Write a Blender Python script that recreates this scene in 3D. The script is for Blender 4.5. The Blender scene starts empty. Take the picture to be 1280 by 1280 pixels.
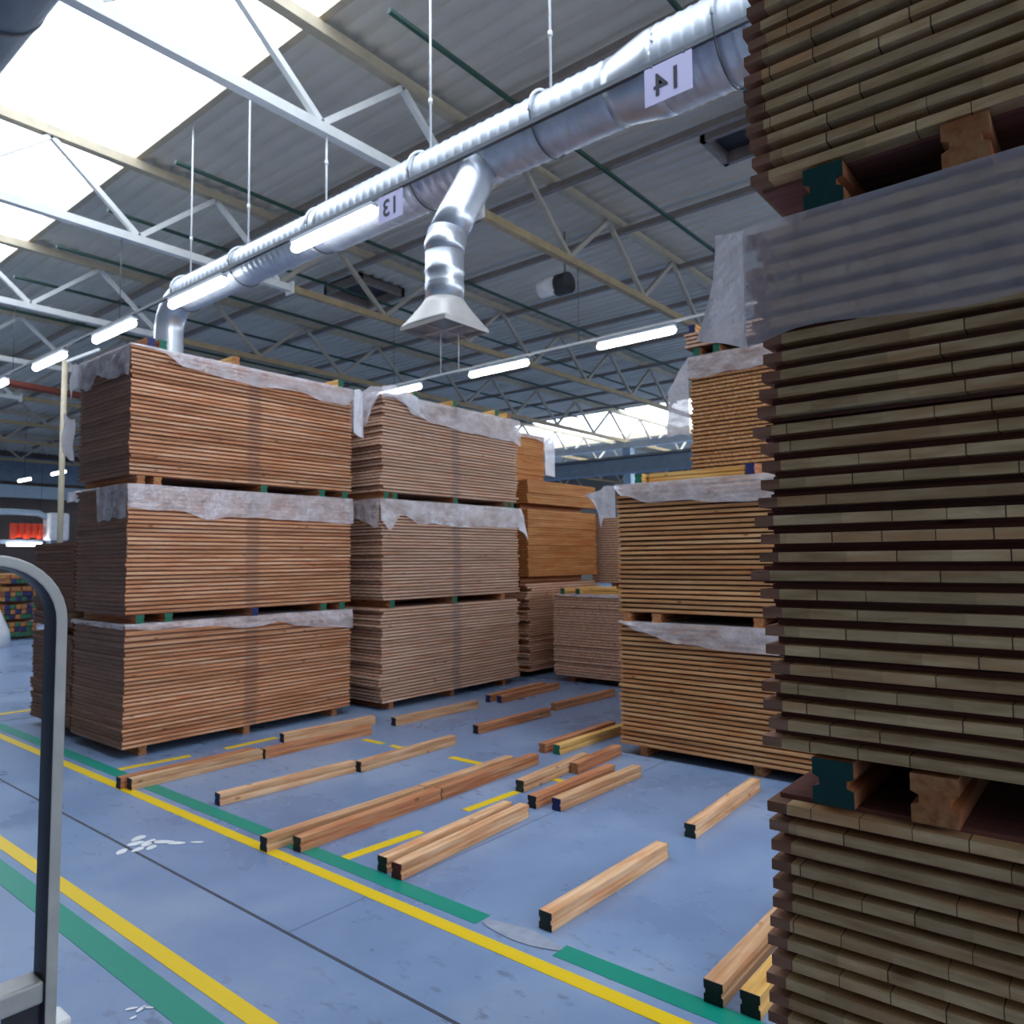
import bpy, bmesh, math, random
from mathutils import Vector, Matrix, noise
S = bpy.context.scene
C = S.collection
rnd = random.Random(7)
PI = math.pi

# ------------------------------------------------------------------ tags
def tag(o, label=None, cat=None, group=None, kind=None):
    if label: o['label'] = label
    if cat: o['category'] = cat
    if group: o['group'] = group
    if kind: o['kind'] = kind
    return o
def empty(name, loc=(0, 0, 0), rz=0):
    o = bpy.data.objects.new(name, None); C.objects.link(o)
    o.empty_display_size = .1; o.location = loc; o.rotation_euler = (0, 0, rz)
    return o
def copy_tree(o, parent=None):
    c = o.copy(); C.objects.link(c); c.parent = parent
    for ch in list(o.children): copy_tree(ch, c)
    return c

# ------------------------------------------------------------------ mesh builder
class MB:
    def __init__(s): s.v = []; s.f = []; s.m = []; s.sm = []
    def add(s, vs, fs, m=0, smooth=False):
        b = len(s.v); s.v += [tuple(v) for v in vs]
        for f in fs:
            s.f.append([b + i for i in f]); s.m.append(m); s.sm.append(smooth)
    def box(s, x0, x1, y0, y1, z0, z1, m=0):
        vs = [(x, y, z) for z in (z0, z1) for y in (y0, y1) for x in (x0, x1)]
        s.add(vs, [(0, 2, 3, 1), (4, 5, 7, 6), (0, 1, 5, 4), (2, 6, 7, 3), (0, 4, 6, 2), (1, 3, 7, 5)], m)
    def bar(s, a, b, w, h, m=0, up=(0, 0, 1)):
        a = Vector(a); b = Vector(b); d = (b - a).normalized(); up = Vector(up)
        if abs(d.dot(up)) > .99: up = Vector((0, 1, 0))
        r = d.cross(up).normalized(); u = r.cross(d)
        vs = []
        for p in (a, b):
            for i, j in ((-1, -1), (1, -1), (1, 1), (-1, 1)): vs.append(p + r * i * w / 2 + u * j * h / 2)
        s.add(vs, [(3, 2, 1, 0), (4, 5, 6, 7), (0, 1, 5, 4), (1, 2, 6, 5), (2, 3, 7, 6), (3, 0, 4, 7)], m)
    def tube(s, pts, r, n=12, m=0, cap=True, smooth=True):
        pts = [Vector(p) for p in pts]
        rs = r if isinstance(r, (list, tuple)) else [r] * len(pts)
        vs = []; prev = None
        for i, p in enumerate(pts):
            d = (pts[min(i + 1, len(pts) - 1)] - pts[max(i - 1, 0)])
            d = d.normalized() if d.length > 1e-9 else Vector((0, 0, 1))
            if prev is None:
                a = Vector((0, 0, 1)) if abs(d.z) < .9 else Vector((0, 1, 0))
                x = d.cross(a).normalized()
            else:
                x = (prev - d * prev.dot(d)).normalized()
            prev = x; y = d.cross(x)
            for k in range(n):
                a = 2 * PI * k / n
                vs.append(p + (x * math.cos(a) + y * math.sin(a)) * rs[i])
        fs = []
        for i in range(len(pts) - 1):
            for k in range(n):
                k2 = (k + 1) % n
                fs.append((i * n + k, i * n + k2, (i + 1) * n + k2, (i + 1) * n + k))
        s.add(vs, fs, m, smooth)
        if cap:
            b = len(s.v) - len(vs)
            s.f.append([b + k for k in range(n)][::-1]); s.m.append(m); s.sm.append(False)
            s.f.append([b + (len(pts) - 1) * n + k for k in range(n)]); s.m.append(m); s.sm.append(False)
    def prism(s, prof, x0, x1, m=0):      # profile in (y,z), extruded along x
        n = len(prof)
        vs = [(x0, y, z) for y, z in prof] + [(x1, y, z) for y, z in prof]
        fs = [tuple(range(n))[::-1], tuple(range(n, 2 * n))] + [(i, (i + 1) % n, n + (i + 1) % n, n + i) for i in range(n)]
        s.add(vs, fs, m)
    def mesh(s, name, mats):
        me = bpy.data.meshes.new(name); me.from_pydata(s.v, [], s.f)
        for mt in mats: me.materials.append(mt)
        for p, m, k in zip(me.polygons, s.m, s.sm): p.material_index = m; p.use_smooth = k
        me.validate(); me.update()
        return me
    def build(s, name, mats, parent=None, bevel=0):
        if not isinstance(mats, (list, tuple)): mats = [mats]
        o = bpy.data.objects.new(name, s.mesh(name, mats)); C.objects.link(o); o.parent = parent
        if bevel:
            b = o.modifiers.new('bevel', 'BEVEL'); b.width = bevel; b.segments = 2; b.limit_method = 'ANGLE'
        return o
def link(name, me, parent=None):
    o = bpy.data.objects.new(name, me); C.objects.link(o); o.parent = parent; return o

# ------------------------------------------------------------------ materials
def newmat(name):
    m = bpy.data.materials.new(name); m.use_nodes = True
    nt = m.node_tree; nt.nodes.clear()
    return m, nt
def N(nt, t, **kw):
    n = nt.nodes.new(t)
    for k, v in kw.items():
        if k.startswith('i_'): n.inputs[int(k[2:])].default_value = v
        else: setattr(n, k, v)
    return n
def principled(nt, rough=.6, metal=0, spec=.5):
    b = N(nt, 'ShaderNodeBsdfPrincipled'); o = N(nt, 'ShaderNodeOutputMaterial')
    b.inputs['Roughness'].default_value = rough; b.inputs['Metallic'].default_value = metal
    b.inputs['Specular IOR Level'].default_value = spec
    nt.links.new(b.outputs[0], o.inputs[0]); return b
def ramp(nt, fac, stops):
    r = N(nt, 'ShaderNodeValToRGB'); e = r.color_ramp.elements
    while len(e) < len(stops): e.new(.5)
    for x, (p, c) in zip(e, stops): x.position = p; x.color = (*c, 1)
    nt.links.new(fac, r.inputs[0]); return r.outputs[0]
def math_(nt, op, a, b=None, c=None):
    n = N(nt, 'ShaderNodeMath', operation=op)
    for i, v in enumerate((a, b, c)):
        if v is None: continue
        if isinstance(v, (int, float)): n.inputs[i].default_value = v
        else: nt.links.new(v, n.inputs[i])
    return n.outputs[0]
def mixc(nt, fac, a, b, blend='MIX'):
    n = N(nt, 'ShaderNodeMix', data_type='RGBA', blend_type=blend)
    for i, v in ((0, fac), (6, a), (7, b)):
        if isinstance(v, (int, float)): n.inputs[i].default_value = v
        elif isinstance(v, tuple): n.inputs[i].default_value = (*v, 1)
        else: nt.links.new(v, n.inputs[i])
    return n.outputs[2]
def mapped(nt, src, scale, rand=True):
    L = nt.links
    v = src
    if rand:
        oi = N(nt, 'ShaderNodeObjectInfo')
        cm = N(nt, 'ShaderNodeCombineXYZ')
        k = math_(nt, 'MULTIPLY', oi.outputs['Random'], 91.7)
        for i in range(3): L.new(k, cm.inputs[i])
        ad = N(nt, 'ShaderNodeVectorMath', operation='ADD'); L.new(src, ad.inputs[0]); L.new(cm.outputs[0], ad.inputs[1]); v = ad.outputs[0]
    mp = N(nt, 'ShaderNodeVectorMath', operation='MULTIPLY'); L.new(v, mp.inputs[0]); mp.inputs[1].default_value = scale
    return mp.outputs[0]
def noise_(nt, vec, scale=1, detail=3, rough=.55):
    n = N(nt, 'ShaderNodeTexNoise'); n.inputs['Scale'].default_value = scale; n.inputs['Detail'].default_value = detail
    n.inputs['Roughness'].default_value = rough
    nt.links.new(vec, n.inputs['Vector']); return n.outputs['Fac']

def wood(name, dark, mid, light, ticks=False, band=False, rough=.62, var=.35, grain=(1.6, 45, 45)):
    m, nt = newmat(name); L = nt.links; b = principled(nt, rough, 0, .3)
    tc = N(nt, 'ShaderNodeTexCoord'); oc = tc.outputs['Object']
    f = noise_(nt, mapped(nt, oc, grain), 1, 4)
    col = ramp(nt, f, [(.28, dark), (.5, mid), (.72, light)])
    # reddish heartwood patches
    f2 = noise_(nt, mapped(nt, oc, (3.2, 14, 26)), 1, 2)
    col = mixc(nt, math_(nt, 'MULTIPLY', ramp(nt, f2, [(.5, (0, 0, 0)), (.68, (1, 1, 1))]), .55), col, (mid[0] * .92, mid[1] * .6, mid[2] * .45))
    # knots
    vo = N(nt, 'ShaderNodeTexVoronoi'); vo.inputs['Scale'].default_value = 1
    L.new(mapped(nt, oc, (4.5, 9, 9)), vo.inputs['Vector'])
    kn = ramp(nt, vo.outputs['Distance'], [(.05, (1, 1, 1)), (.13, (0, 0, 0))])
    col = mixc(nt, math_(nt, 'MULTIPLY', kn, .75), col, (mid[0] * .28, mid[1] * .2, mid[2] * .15))
    # one board lighter, the next darker
    oi = N(nt, 'ShaderNodeObjectInfo')
    vv = math_(nt, 'MULTIPLY_ADD', oi.outputs['Random'], var, 1 - var / 2)
    cc = N(nt, 'ShaderNodeCombineXYZ')
    for i in range(3): L.new(vv, cc.inputs[i])
    col = mixc(nt, 1.0, col, cc.outputs[0], 'MULTIPLY')
    if ticks or band:
        sx = N(nt, 'ShaderNodeSeparateXYZ'); L.new(oc, sx.inputs[0])
    if ticks:     # end grain of the middle ply: blocks of different tone with open joints
        u = math_(nt, 'MULTIPLY_ADD', sx.outputs[0], 1 / .082, math_(nt, 'MULTIPLY', oi.outputs['Random'], 37.0))
        cell = math_(nt, 'FLOOR', u)
        wn = N(nt, 'ShaderNodeTexWhiteNoise', noise_dimensions='1D')
        L.new(math_(nt, 'MULTIPLY_ADD', oi.outputs['Random'], 713.0, cell), wn.inputs['W'])
        tone = math_(nt, 'MULTIPLY_ADD', wn.outputs['Value'], .28, .84)
        cb = N(nt, 'ShaderNodeCombineXYZ')
        for i in range(3): L.new(tone, cb.inputs[i])
        col = mixc(nt, 1.0, col, cb.outputs[0], 'MULTIPLY')
        fr = math_(nt, 'FRACT', u)
        w = math_(nt, 'MULTIPLY', wn.outputs['Value'], .03)
        tk = math_(nt, 'LESS_THAN', fr, w)
        gate = math_(nt, 'GREATER_THAN', wn.outputs['Value'], .5)
        col = mixc(nt, math_(nt, 'MULTIPLY', math_(nt, 'MULTIPLY', tk, gate), .9), col, (.02, .012, .01))
    if band:      # darker greyish band halfway along each panel
        ax = math_(nt, 'ABSOLUTE', sx.outputs[0])
        bd = ramp(nt, ax, [(.05, (1, 1, 1)), (.085, (0, 0, 0))])
        col = mixc(nt, math_(nt, 'MULTIPLY', bd, .42), col, (mid[0] * .32, mid[1] * .38, mid[2] * .6))
    L.new(col, b.inputs['Base Color'])
    bp = N(nt, 'ShaderNodeBump'); bp.inputs['Strength'].default_value = .25; bp.inputs['Distance'].default_value = .002
    L.new(f, bp.inputs['Height']); L.new(bp.outputs[0], b.inputs['Normal'])
    return m
def paint(name, col, rough=.5, metal=0, var=.12, scale=6, spec=.5, bump=0):
    m, nt = newmat(name); L = nt.links; b = principled(nt, rough, metal, spec)
    tc = N(nt, 'ShaderNodeTexCoord')
    f = noise_(nt, mapped(nt, tc.outputs['Object'], (1, 1, 1), False), scale, 4)
    c0 = tuple(c * (1 - var) for c in col); c1 = tuple(min(1, c * (1 + var)) for c in col)
    L.new(ramp(nt, f, [(.3, c0), (.7, c1)]), b.inputs['Base Color'])
    if bump:
        bp = N(nt, 'ShaderNodeBump'); bp.inputs['Strength'].default_value = bump; bp.inputs['Distance'].default_value = .01
        L.new(f, bp.inputs['Height']); L.new(bp.outputs[0], b.inputs['Normal'])
    return m
def glow(name, col, st):
    m, nt = newmat(name); e = N(nt, 'ShaderNodeEmission'); o = N(nt, 'ShaderNodeOutputMaterial')
    e.inputs[0].default_value = (*col, 1); e.inputs[1].default_value = st; nt.links.new(e.outputs[0], o.inputs[0]); return m

M = {}
W_A = wood('larch_edge', (.34, .12, .05), (.68, .33, .17), (.84, .55, .36), band=True)
W_Af = wood('larch_face_shaded', (.24, .11, .065), (.33, .16, .10), (.4, .21, .14))  # set-back plies coloured darker to stand for shade between edges
W_Ad = wood('panel_end_dark', (.25, .135, .095), (.31, .175, .125), (.37, .22, .16), var=.1, grain=(30, 3, 20))
W_B = wood('spruce_edge', (.5, .29, .18), (.76, .49, .345), (.86, .62, .47), band=True, var=.22)
W_Bf = wood('spruce_face_shaded', (.28, .16, .12), (.37, .22, .16), (.45, .28, .21))  # set-back plies, gap shade put into the colour
W_C = wood('pine_edge', (.38, .16, .06), (.62, .32, .135), (.76, .47, .24), var=.3)
W_Cf = wood('pine_face', (.12, .055, .035), (.17, .085, .05), (.23, .12, .07))  # on panels the dark tone paints the shade in the gaps
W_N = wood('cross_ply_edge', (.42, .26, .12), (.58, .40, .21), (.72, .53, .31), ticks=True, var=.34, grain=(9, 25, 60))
W_Nf = wood('outer_ply_shaded', (.15, .06, .055), (.21, .085, .075), (.27, .12, .1))  # recessed plies darkened, groove shade put into the colour
W_Nb = wood('end_batten_wood', (.2, .10, .06), (.29, .15, .095), (.37, .21, .14))
W_O = wood('orange_larch_edge', (.38, .13, .03), (.60, .26, .075), (.72, .38, .14), var=.2)
W_Of = wood('orange_larch_face', (.3, .10, .03), (.45, .18, .06), (.55, .25, .1))
W_beam = [wood('beam_wood_pale', (.42, .19, .08), (.68, .39, .205), (.82, .57, .36), var=.25, grain=(2, 30, 30)),
          wood('beam_wood_red', (.32, .10, .04), (.52, .22, .1), (.66, .34, .18), var=.25, grain=(2, 30, 30)),
          wood('beam_wood_yellow', (.52, .26, .06), (.78, .46, .14), (.88, .6, .25), var=.15, grain=(2, 30, 30))]
CAP = {'green': paint('green_end_paint', (.01, .15, .085), .6, var=.3), 'blue': paint('navy_end_paint', (.012, .02, .12), .6, var=.3),
       'dark': paint('dark_green_end_paint', (.012, .028, .024), .6, var=.3), 'red': paint('red_end_paint', (.16, .008, .014), .6, var=.3),
       'black': paint('black_end_paint', (.008, .009, .018), .6, var=.3), 'wood': wood('beam_end_grain', (.22, .08, .03), (.42, .18, .07), (.5, .26, .12)),
       'teal': paint('teal_end_paint', (.0, .055, .05), .7, var=.35)}
M['white_steel'] = paint('white_painted_steel', (.72, .73, .72), .45, var=.06)
M['beige_steel'] = paint('beige_painted_steel', (.50, .43, .31), .5, var=.1)
M['tan_steel'] = paint('tan_primer_steel', (.36, .27, .15), .55, var=.15)
M['greige_steel'] = paint('greige_steel', (.42, .38, .32), .55, var=.12)
M['galv'] = paint('galvanised_duct', (.60, .65, .73), .42, .6, var=.12, scale=9)
M['galv_s'] = paint('smooth_galvanised', (.62, .66, .73), .32, .75, var=.08, scale=5)
M['hood'] = paint('hood_sheet_metal', (.52, .50, .48), .5, .3, var=.08)
M['deck'] = paint('roof_deck_sheet', (.67, .63, .55), .6, 0, var=.04, scale=2)
M['pipe'] = paint('brown_grey_pipe', (.26, .22, .20), .5, var=.12)
M['dgreen'] = paint('dark_green_pipe', (.012, .055, .04), .45, var=.1)
M['dark'] = paint('dark_sheet', (.03, .032, .036), .6)
M['rail'] = paint('grey_rail', (.10, .11, .13), .4, .5)
M['wall'] = paint('wall_panel', (.20, .19, .165), .8, var=.12, scale=.6)
M['wall_dark'] = paint('wall_dark_panel', (.10, .08, .075), .8, var=.2, scale=.8)
M['bluegrey'] = paint('blue_grey_steel', (.14, .2, .28), .5, var=.15)
M['lblue'] = paint('light_blue_steel', (.38, .5, .6), .5, var=.08)
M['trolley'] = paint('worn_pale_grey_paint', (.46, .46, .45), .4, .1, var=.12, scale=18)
M['trolley_d'] = paint('dark_shade_and_gusset', (.035, .035, .042), .45, var=.3, scale=18)  # handle's inner faces: shade put into the colour; also the dark gusset
M['white_p'] = paint('white_plastic', (.85, .86, .88), .4)
M['lamp'] = glow('tube_light', (.93, .97, 1), 7)
M['body'] = paint('lamp_body', (.5, .55, .62), .4)
M['paper'] = paint('sign_paper', (.56, .54, .78), .7, var=.03)
M['ink'] = paint('sign_ink', (.008, .01, .03), .6)
M['orange'] = paint('orange_paint', (.75, .06, .015), .5)
M['brownred'] = paint('brown_red_pipe', (.18, .035, .02), .5)

def film_mat(name, lo, hi, col=(.92, .90, .96)):
    m, nt = newmat(name); L = nt.links
    tc = N(nt, 'ShaderNodeTexCoord')
    f = noise_(nt, mapped(nt, tc.outputs['Object'], (1, 1, 1)), 9, 4)
    f2 = noise_(nt, mapped(nt, tc.outputs['Object'], (2.2, 2.2, 4)), 2, 5, .65)
    d = N(nt, 'ShaderNodeBsdfDiffuse'); d.inputs[0].default_value = (*col, 1)
    t = N(nt, 'ShaderNodeBsdfTranslucent'); t.inputs[0].default_value = (.9, .9, .97, 1)
    g = N(nt, 'ShaderNodeBsdfGlossy'); g.inputs[0].default_value = (.9, .92, 1, 1); g.inputs['Roughness'].default_value = .22
    tr = N(nt, 'ShaderNodeBsdfTransparent')
    m1 = N(nt, 'ShaderNodeMixShader'); m1.inputs[0].default_value = .35; L.new(d.outputs[0], m1.inputs[1]); L.new(t.outputs[0], m1.inputs[2])
    m2 = N(nt, 'ShaderNodeMixShader'); m2.inputs[0].default_value = .16; L.new(m1.outputs[0], m2.inputs[1]); L.new(g.outputs[0], m2.inputs[2])
    m3 = N(nt, 'ShaderNodeMixShader')
    L.new(ramp(nt, f2, [(.3, (lo,) * 3), (.7, (hi,) * 3)]), m3.inputs[0])
    L.new(tr.outputs[0], m3.inputs[1]); L.new(m2.outputs[0], m3.inputs[2])
    bp = N(nt, 'ShaderNodeBump'); bp.inputs['Strength'].default_value = .8; bp.inputs['Distance'].default_value = .03
    L.new(f, bp.inputs['Height'])
    for n in (d, t, g): L.new(bp.outputs[0], n.inputs['Normal'])
    o = N(nt, 'ShaderNodeOutputMaterial'); L.new(m3.outputs[0], o.inputs[0]); return m
M['film'] = film_mat('plastic_film', .32, .9)
M['film_thin'] = film_mat('thin_plastic_film', .4, .5, (.85, .84, .95))
M['film_fold'] = film_mat('folded_plastic_film', .8, .96)

def floor_mat():
    m, nt = newmat('concrete_floor'); L = nt.links; b = principled(nt, .3, 0, .5)
    tc = N(nt, 'ShaderNodeTexCoord'); oc = tc.outputs['Object']
    f = noise_(nt, mapped(nt, oc, (1, 1, 1), False), .9, 6, .6)
    col = ramp(nt, f, [(.3, (.16, .235, .39)), (.52, (.21, .305, .49)), (.75, (.32, .40, .54))])
    f2 = noise_(nt, mapped(nt, oc, (9, 4, 1), False), 1.6, 4, .62)
    st = ramp(nt, f2, [(.58, (0, 0, 0)), (.66, (1, 1, 1))])
    f3 = noise_(nt, mapped(nt, oc, (1, 1, 1), False), .45, 2)
    st = math_(nt, 'MULTIPLY', st, ramp(nt, f3, [(.42, (0, 0, 0)), (.56, (1, 1, 1))]))
    col = mixc(nt, math_(nt, 'MULTIPLY', st, .55), col, (.10, .12, .19))
    L.new(col, b.inputs['Base Color'])
    L.new(ramp(nt, f, [(.3, (.22, .22, .22)), (.75, (.42, .42, .42))]), b.inputs['Roughness'])
    bp = N(nt, 'ShaderNodeBump'); bp.inputs['Strength'].default_value = .12; bp.inputs['Distance'].default_value = .01
    L.new(f2, bp.inputs['Height']); L.new(bp.outputs[0], b.inputs['Normal'])
    return m
def line_mat(name, col, worn=(.21, .305, .49), amt=.66):
    m, nt = newmat(name); L = nt.links; b = principled(nt, .4, 0, .5)
    tc = N(nt, 'ShaderNodeTexCoord')
    f = noise_(nt, mapped(nt, tc.outputs['Object'], (1, 1, 1), False), 3.5, 7, .65)
    L.new(mixc(nt, ramp(nt, f, [(amt, (0, 0, 0)), (amt + .06, (1, 1, 1))]), col, worn), b.inputs['Base Color']); return m
M['floor'] = floor_mat()
M['yellow'] = line_mat('yellow_floor_paint', (.85, .58, .006), amt=.72)
M['greenl'] = line_mat('green_floor_paint', (.0, .27, .19), amt=.65)
M['joint'] = paint('joint_filler', (.05, .055, .08), .7)
M['worn'] = paint('worn_concrete_patch', (.31, .345, .43), .6, var=.15, scale=12)
M['splash'] = paint('white_paint_splash', (.80, .83, .86), .5)

def sky_glass():
    m, nt = newmat('skylight_glass'); L = nt.links
    tr = N(nt, 'ShaderNodeBsdfTransparent'); tr.inputs[0].default_value = (.93, .95, .97, 1)
    g = N(nt, 'ShaderNodeBsdfGlossy'); g.inputs['Roughness'].default_value = .2
    mx = N(nt, 'ShaderNodeMixShader'); mx.inputs[0].default_value = .04
    L.new(tr.outputs[0], mx.inputs[1]); L.new(g.outputs[0], mx.inputs[2])
    o = N(nt, 'ShaderNodeOutputMaterial'); L.new(mx.outputs[0], o.inputs[0]); return m
M['glass'] = sky_glass()

# ------------------------------------------------------------------ setting
X0, X1, Y0, Y1, ZR = -7.0, 46.0, -14.0, 48.0, 7.92
STRIPS = [(1.75, 5.03), (27.0, 34.2)]
mb = MB(); mb.box(X0, X1, Y0, Y1, -.1, 0); tag(mb.build('floor', M['floor']), 'blue grey sealed concrete factory floor with dark stains', kind='structure')
def wall(name, a, b, mat, lab):
    w = MB(); w.box(*a, *b, 0, ZR + .3); return tag(w.build(name, mat), lab, kind='structure')
wall('wall_left', (X0 - .2, X0), (Y0, Y1), M['wall'], 'grey hall wall')
wall('wall_right', (X1, X1 + .2), (Y0, Y1), M['wall'], 'grey hall wall at the far right')
wall('wall_back', (X0, X1), (Y1, Y1 + .2), M['wall_dark'], 'dark hall wall at the far left end')
wf = MB()      # front wall (behind the viewer) with an unseen window band added for fill light
wf.box(X0, X1, Y0 - .2, Y0, 0, 3.6); wf.box(X0, X1, Y0 - .2, Y0, 7.4, ZR + .3)
for x in (X0, X0 + 17.6, X0 + 35.2, X1 - .4): wf.box(x, x + .4, Y0 - .2, Y0, 3.6, 7.4)
tag(wf.build('wall_front', M['wall']), 'grey hall wall with an added unseen window band for fill light', kind='structure')
wg = MB(); wg.box(X0, X1, Y0 - .12, Y0 - .1, 3.6, 7.4); tag(wg.build('window_1', M['glass']), 'added unseen window band for fill light', kind='structure')  # window added out of view to throw fill light on the stack fronts

def deck(x0, x1, name='ceiling'):
    prof = []; x = x0; p = .28
    while x < x1 - 1e-6:
        for dx, z in ((0, ZR), (.12, ZR), (.15, ZR + .045), (.25, ZR + .045)):
            if x + dx < x1: prof.append((x + dx, z))
        x += p
    prof.append((x1, ZR))
    n = len(prof)
    vs = [(a, Y0, z) for a, z in prof] + [(a, Y1, z) for a, z in prof] + [(a, Y0, z + .03) for a, z in prof] + [(a, Y1, z + .03) for a, z in prof]
    fs = []
    for i in range(n - 1):
        fs.append((i, n + i, n + i + 1, i + 1)); fs.append((2 * n + i, 2 * n + i + 1, 3 * n + i + 1, 3 * n + i))
    fs.append((0, 2 * n, 3 * n, n)); fs.append((n - 1, 2 * n - 1, 4 * n - 1, 3 * n - 1))
    m = MB(); m.add(vs, fs)
    m.box(x0, x1, Y0, Y1, ZR + .125, ZR + .3)
    return tag(m.build(name, M['deck']), 'grey corrugated metal roof deck with ribs', kind='structure')
deck(X0, STRIPS[0][0]); deck(STRIPS[0][1], STRIPS[1][0]); deck(STRIPS[1][1], X1)
for i, (a, b) in enumerate(STRIPS):
    g = MB(); g.box(a, b, Y0, Y1, ZR + .10, ZR + .108)
    tag(g.build('window_%d' % (i + 2), M['glass']), 'roof skylight strip of pale translucent sheet', kind='structure')
    g = MB()
    for x in (a, b): g.box(x - .05, x + .05, Y0, Y1, ZR - .03, ZR + .13)
    tag(g.build('trim_%d' % (i + 1), M['beige_steel']), 'edge flashing of the roof skylight', kind='structure')

# floor joints
j = MB(); j.box(1.93, 1.945, Y0, Y1, 0, .0015); j.box(1.945, X1, 8.9, 8.91, 0, .0015)
tag(j.build('trim_3', M['joint']), 'dark expansion joints in the concrete floor', kind='structure')

j = MB(); j.box(1.945, X1, 2.862, 2.868, 0, .0012); tag(j.build('trim_4', paint('faint_joint', (.13, .17, .27), .6)), 'faint cross joint in the concrete floor', kind='structure')
# painted floor stripes
def stripe(name, x0, x1, y0, y1, mat, lab, z=.002, ang=0):
    m = MB(); cx, cy = (x0 + x1) / 2, (y0 + y1) / 2
    hx, hy = (x1 - x0) / 2, (y1 - y0) / 2; k = max(1, int(max(hx, hy) * 2 / .4))
    m.box(-hx, hx, -hy, hy, 0, z)
    o = m.build(name, mat); o.location = (cx, cy, 0); o.rotation_euler[2] = ang
    return tag(o, lab, 'floor marking')
stripe('floor_stripe', 2.375, 2.445, Y0, 30, M['yellow'], 'long yellow floor line running past the corner of the tall left stack')
stripe('floor_stripe', 1.483, 1.553, Y0, 30, M['yellow'], 'yellow floor line seen through the trolley handle at lower left')
stripe('floor_stripe', 2.50, 2.60, Y0, 1.86, M['greenl'], 'green floor line beside the yellow one, right of the worn grey patch')
stripe('floor_stripe', 2.50, 2.60, 2.28, 30, M['greenl'], 'green floor line beside the yellow one, left of the worn grey patch')
stripe('floor_stripe', 1.325, 1.435, Y0, 30, M['greenl'], 'green floor line along the near yellow line at lower left')
D = 'yellow dashes marking the storage bays'
stripe('floor_dash', 2.60, 3.13, 3.265, 3.335, M['yellow'], 'yellow floor dash touching the green line between two beam pairs', ang=-.08)
stripe('floor_dash', 3.56, 4.06, 3.285, 3.35, M['yellow'], 'yellow floor dash left of the green-capped beam group', ang=-.04)
stripe('floor_dash', 2.60, 3.15, 6.04, 6.11, M['yellow'], 'yellow floor dash under the front corner of the left stack', ang=-.1)
stripe('floor_dash', 3.45, 3.95, 6.0, 6.07, M['yellow'], 'yellow floor dash in front of the middle of the left stack')
stripe('floor_dash', 4.62, 5.05, 3.3, 3.36, M['yellow'], 'yellow floor dash behind the green-capped beam')
stripe('floor_dash', 4.36, 4.42, 5.08, 5.34, M['yellow'], 'short cross-set yellow dash furthest left behind the beams')
stripe('floor_dash', 4.36, 4.42, 4.72, 4.98, M['yellow'], 'short cross-set yellow dash just right of the furthest left one')
stripe('floor_dash', 4.395, 4.465, 3.95, 4.3, M['yellow'], 'longer cross-set yellow dash behind the long beam pair')
stripe('floor_dash', 4.42, 4.48, 3.1, 3.3, M['yellow'], 'short cross-set yellow dash among the green-capped beams')
stripe('floor_stripe', 2.1, 3.1, 9.28, 9.38, M['yellow'], 'far yellow floor line crossing behind the left stack')
def blot(name, spots, mat, lab, cat, z=.0032):
    m = MB()
    for (x, y, a, b, r) in spots:
        n = 14; vs = [(x, y, z)]
        for k in range(n):
            t = 2 * PI * k / n; q = 1 + .25 * noise.noise(Vector((x * 9 + math.cos(t), y * 9 + math.sin(t), 1)))
            u, v = a * q * math.cos(t), b * q * math.sin(t)
            vs.append((x + u * math.cos(r) - v * math.sin(r), y + u * math.sin(r) + v * math.cos(r), z))
        m.add(vs, [(0, k, k % n + 1) for k in range(1, n + 1)])
    return tag(m.build(name, mat), lab, cat)
blot('worn_patch', [(2.548, 2.07, .05, .21, .02)], M['worn'], 'worn grey patch where the green floor line is rubbed away', 'floor stain')
blot('paint_splash', [(2.04, 4.50, .05, .03, .5), (1.99, 4.43, .045, .03, 0), (2.04, 4.38, .06, .03, .6), (2.10, 4.33, .07, .025, -.9), (2.14, 4.25, .05, .022, -.9), (1.96, 4.33, .04, .025, .3), (2.02, 4.30, .04, .022, .6), (1.89, 4.37, .045, .025, .8), (2.22, 4.17, .04, .014, -.9)],
     M['splash'], 'white paint splash on the dark floor joint', 'floor stain')
blot('paint_speck', [(1.27, 2.83, .02, .008, -.5), (1.31, 2.79, .02, .006, -.9), (1.25, 2.77, .012, .007, 0), (1.29, 2.80, .02, .01, .4)], M['splash'], 'small white speck of paint near the lower left green line', 'floor stain')

# ------------------------------------------------------------------ panels
def panel_mesh(name, L, W, t, mats, sl=.018, se=.005):
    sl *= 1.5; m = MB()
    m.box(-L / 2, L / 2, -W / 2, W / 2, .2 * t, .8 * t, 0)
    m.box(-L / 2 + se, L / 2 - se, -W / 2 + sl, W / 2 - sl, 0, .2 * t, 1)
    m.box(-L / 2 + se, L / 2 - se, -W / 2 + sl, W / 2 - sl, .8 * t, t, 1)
    if len(mats) > 2:                      # dark sawn ends
        me = None
        for i, f in enumerate(m.f):
            xs = [m.v[k][0] for k in f]
            if max(xs) - min(xs) < 1e-6: m.m[i] = 2
    return m.mesh(name, mats)

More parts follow.
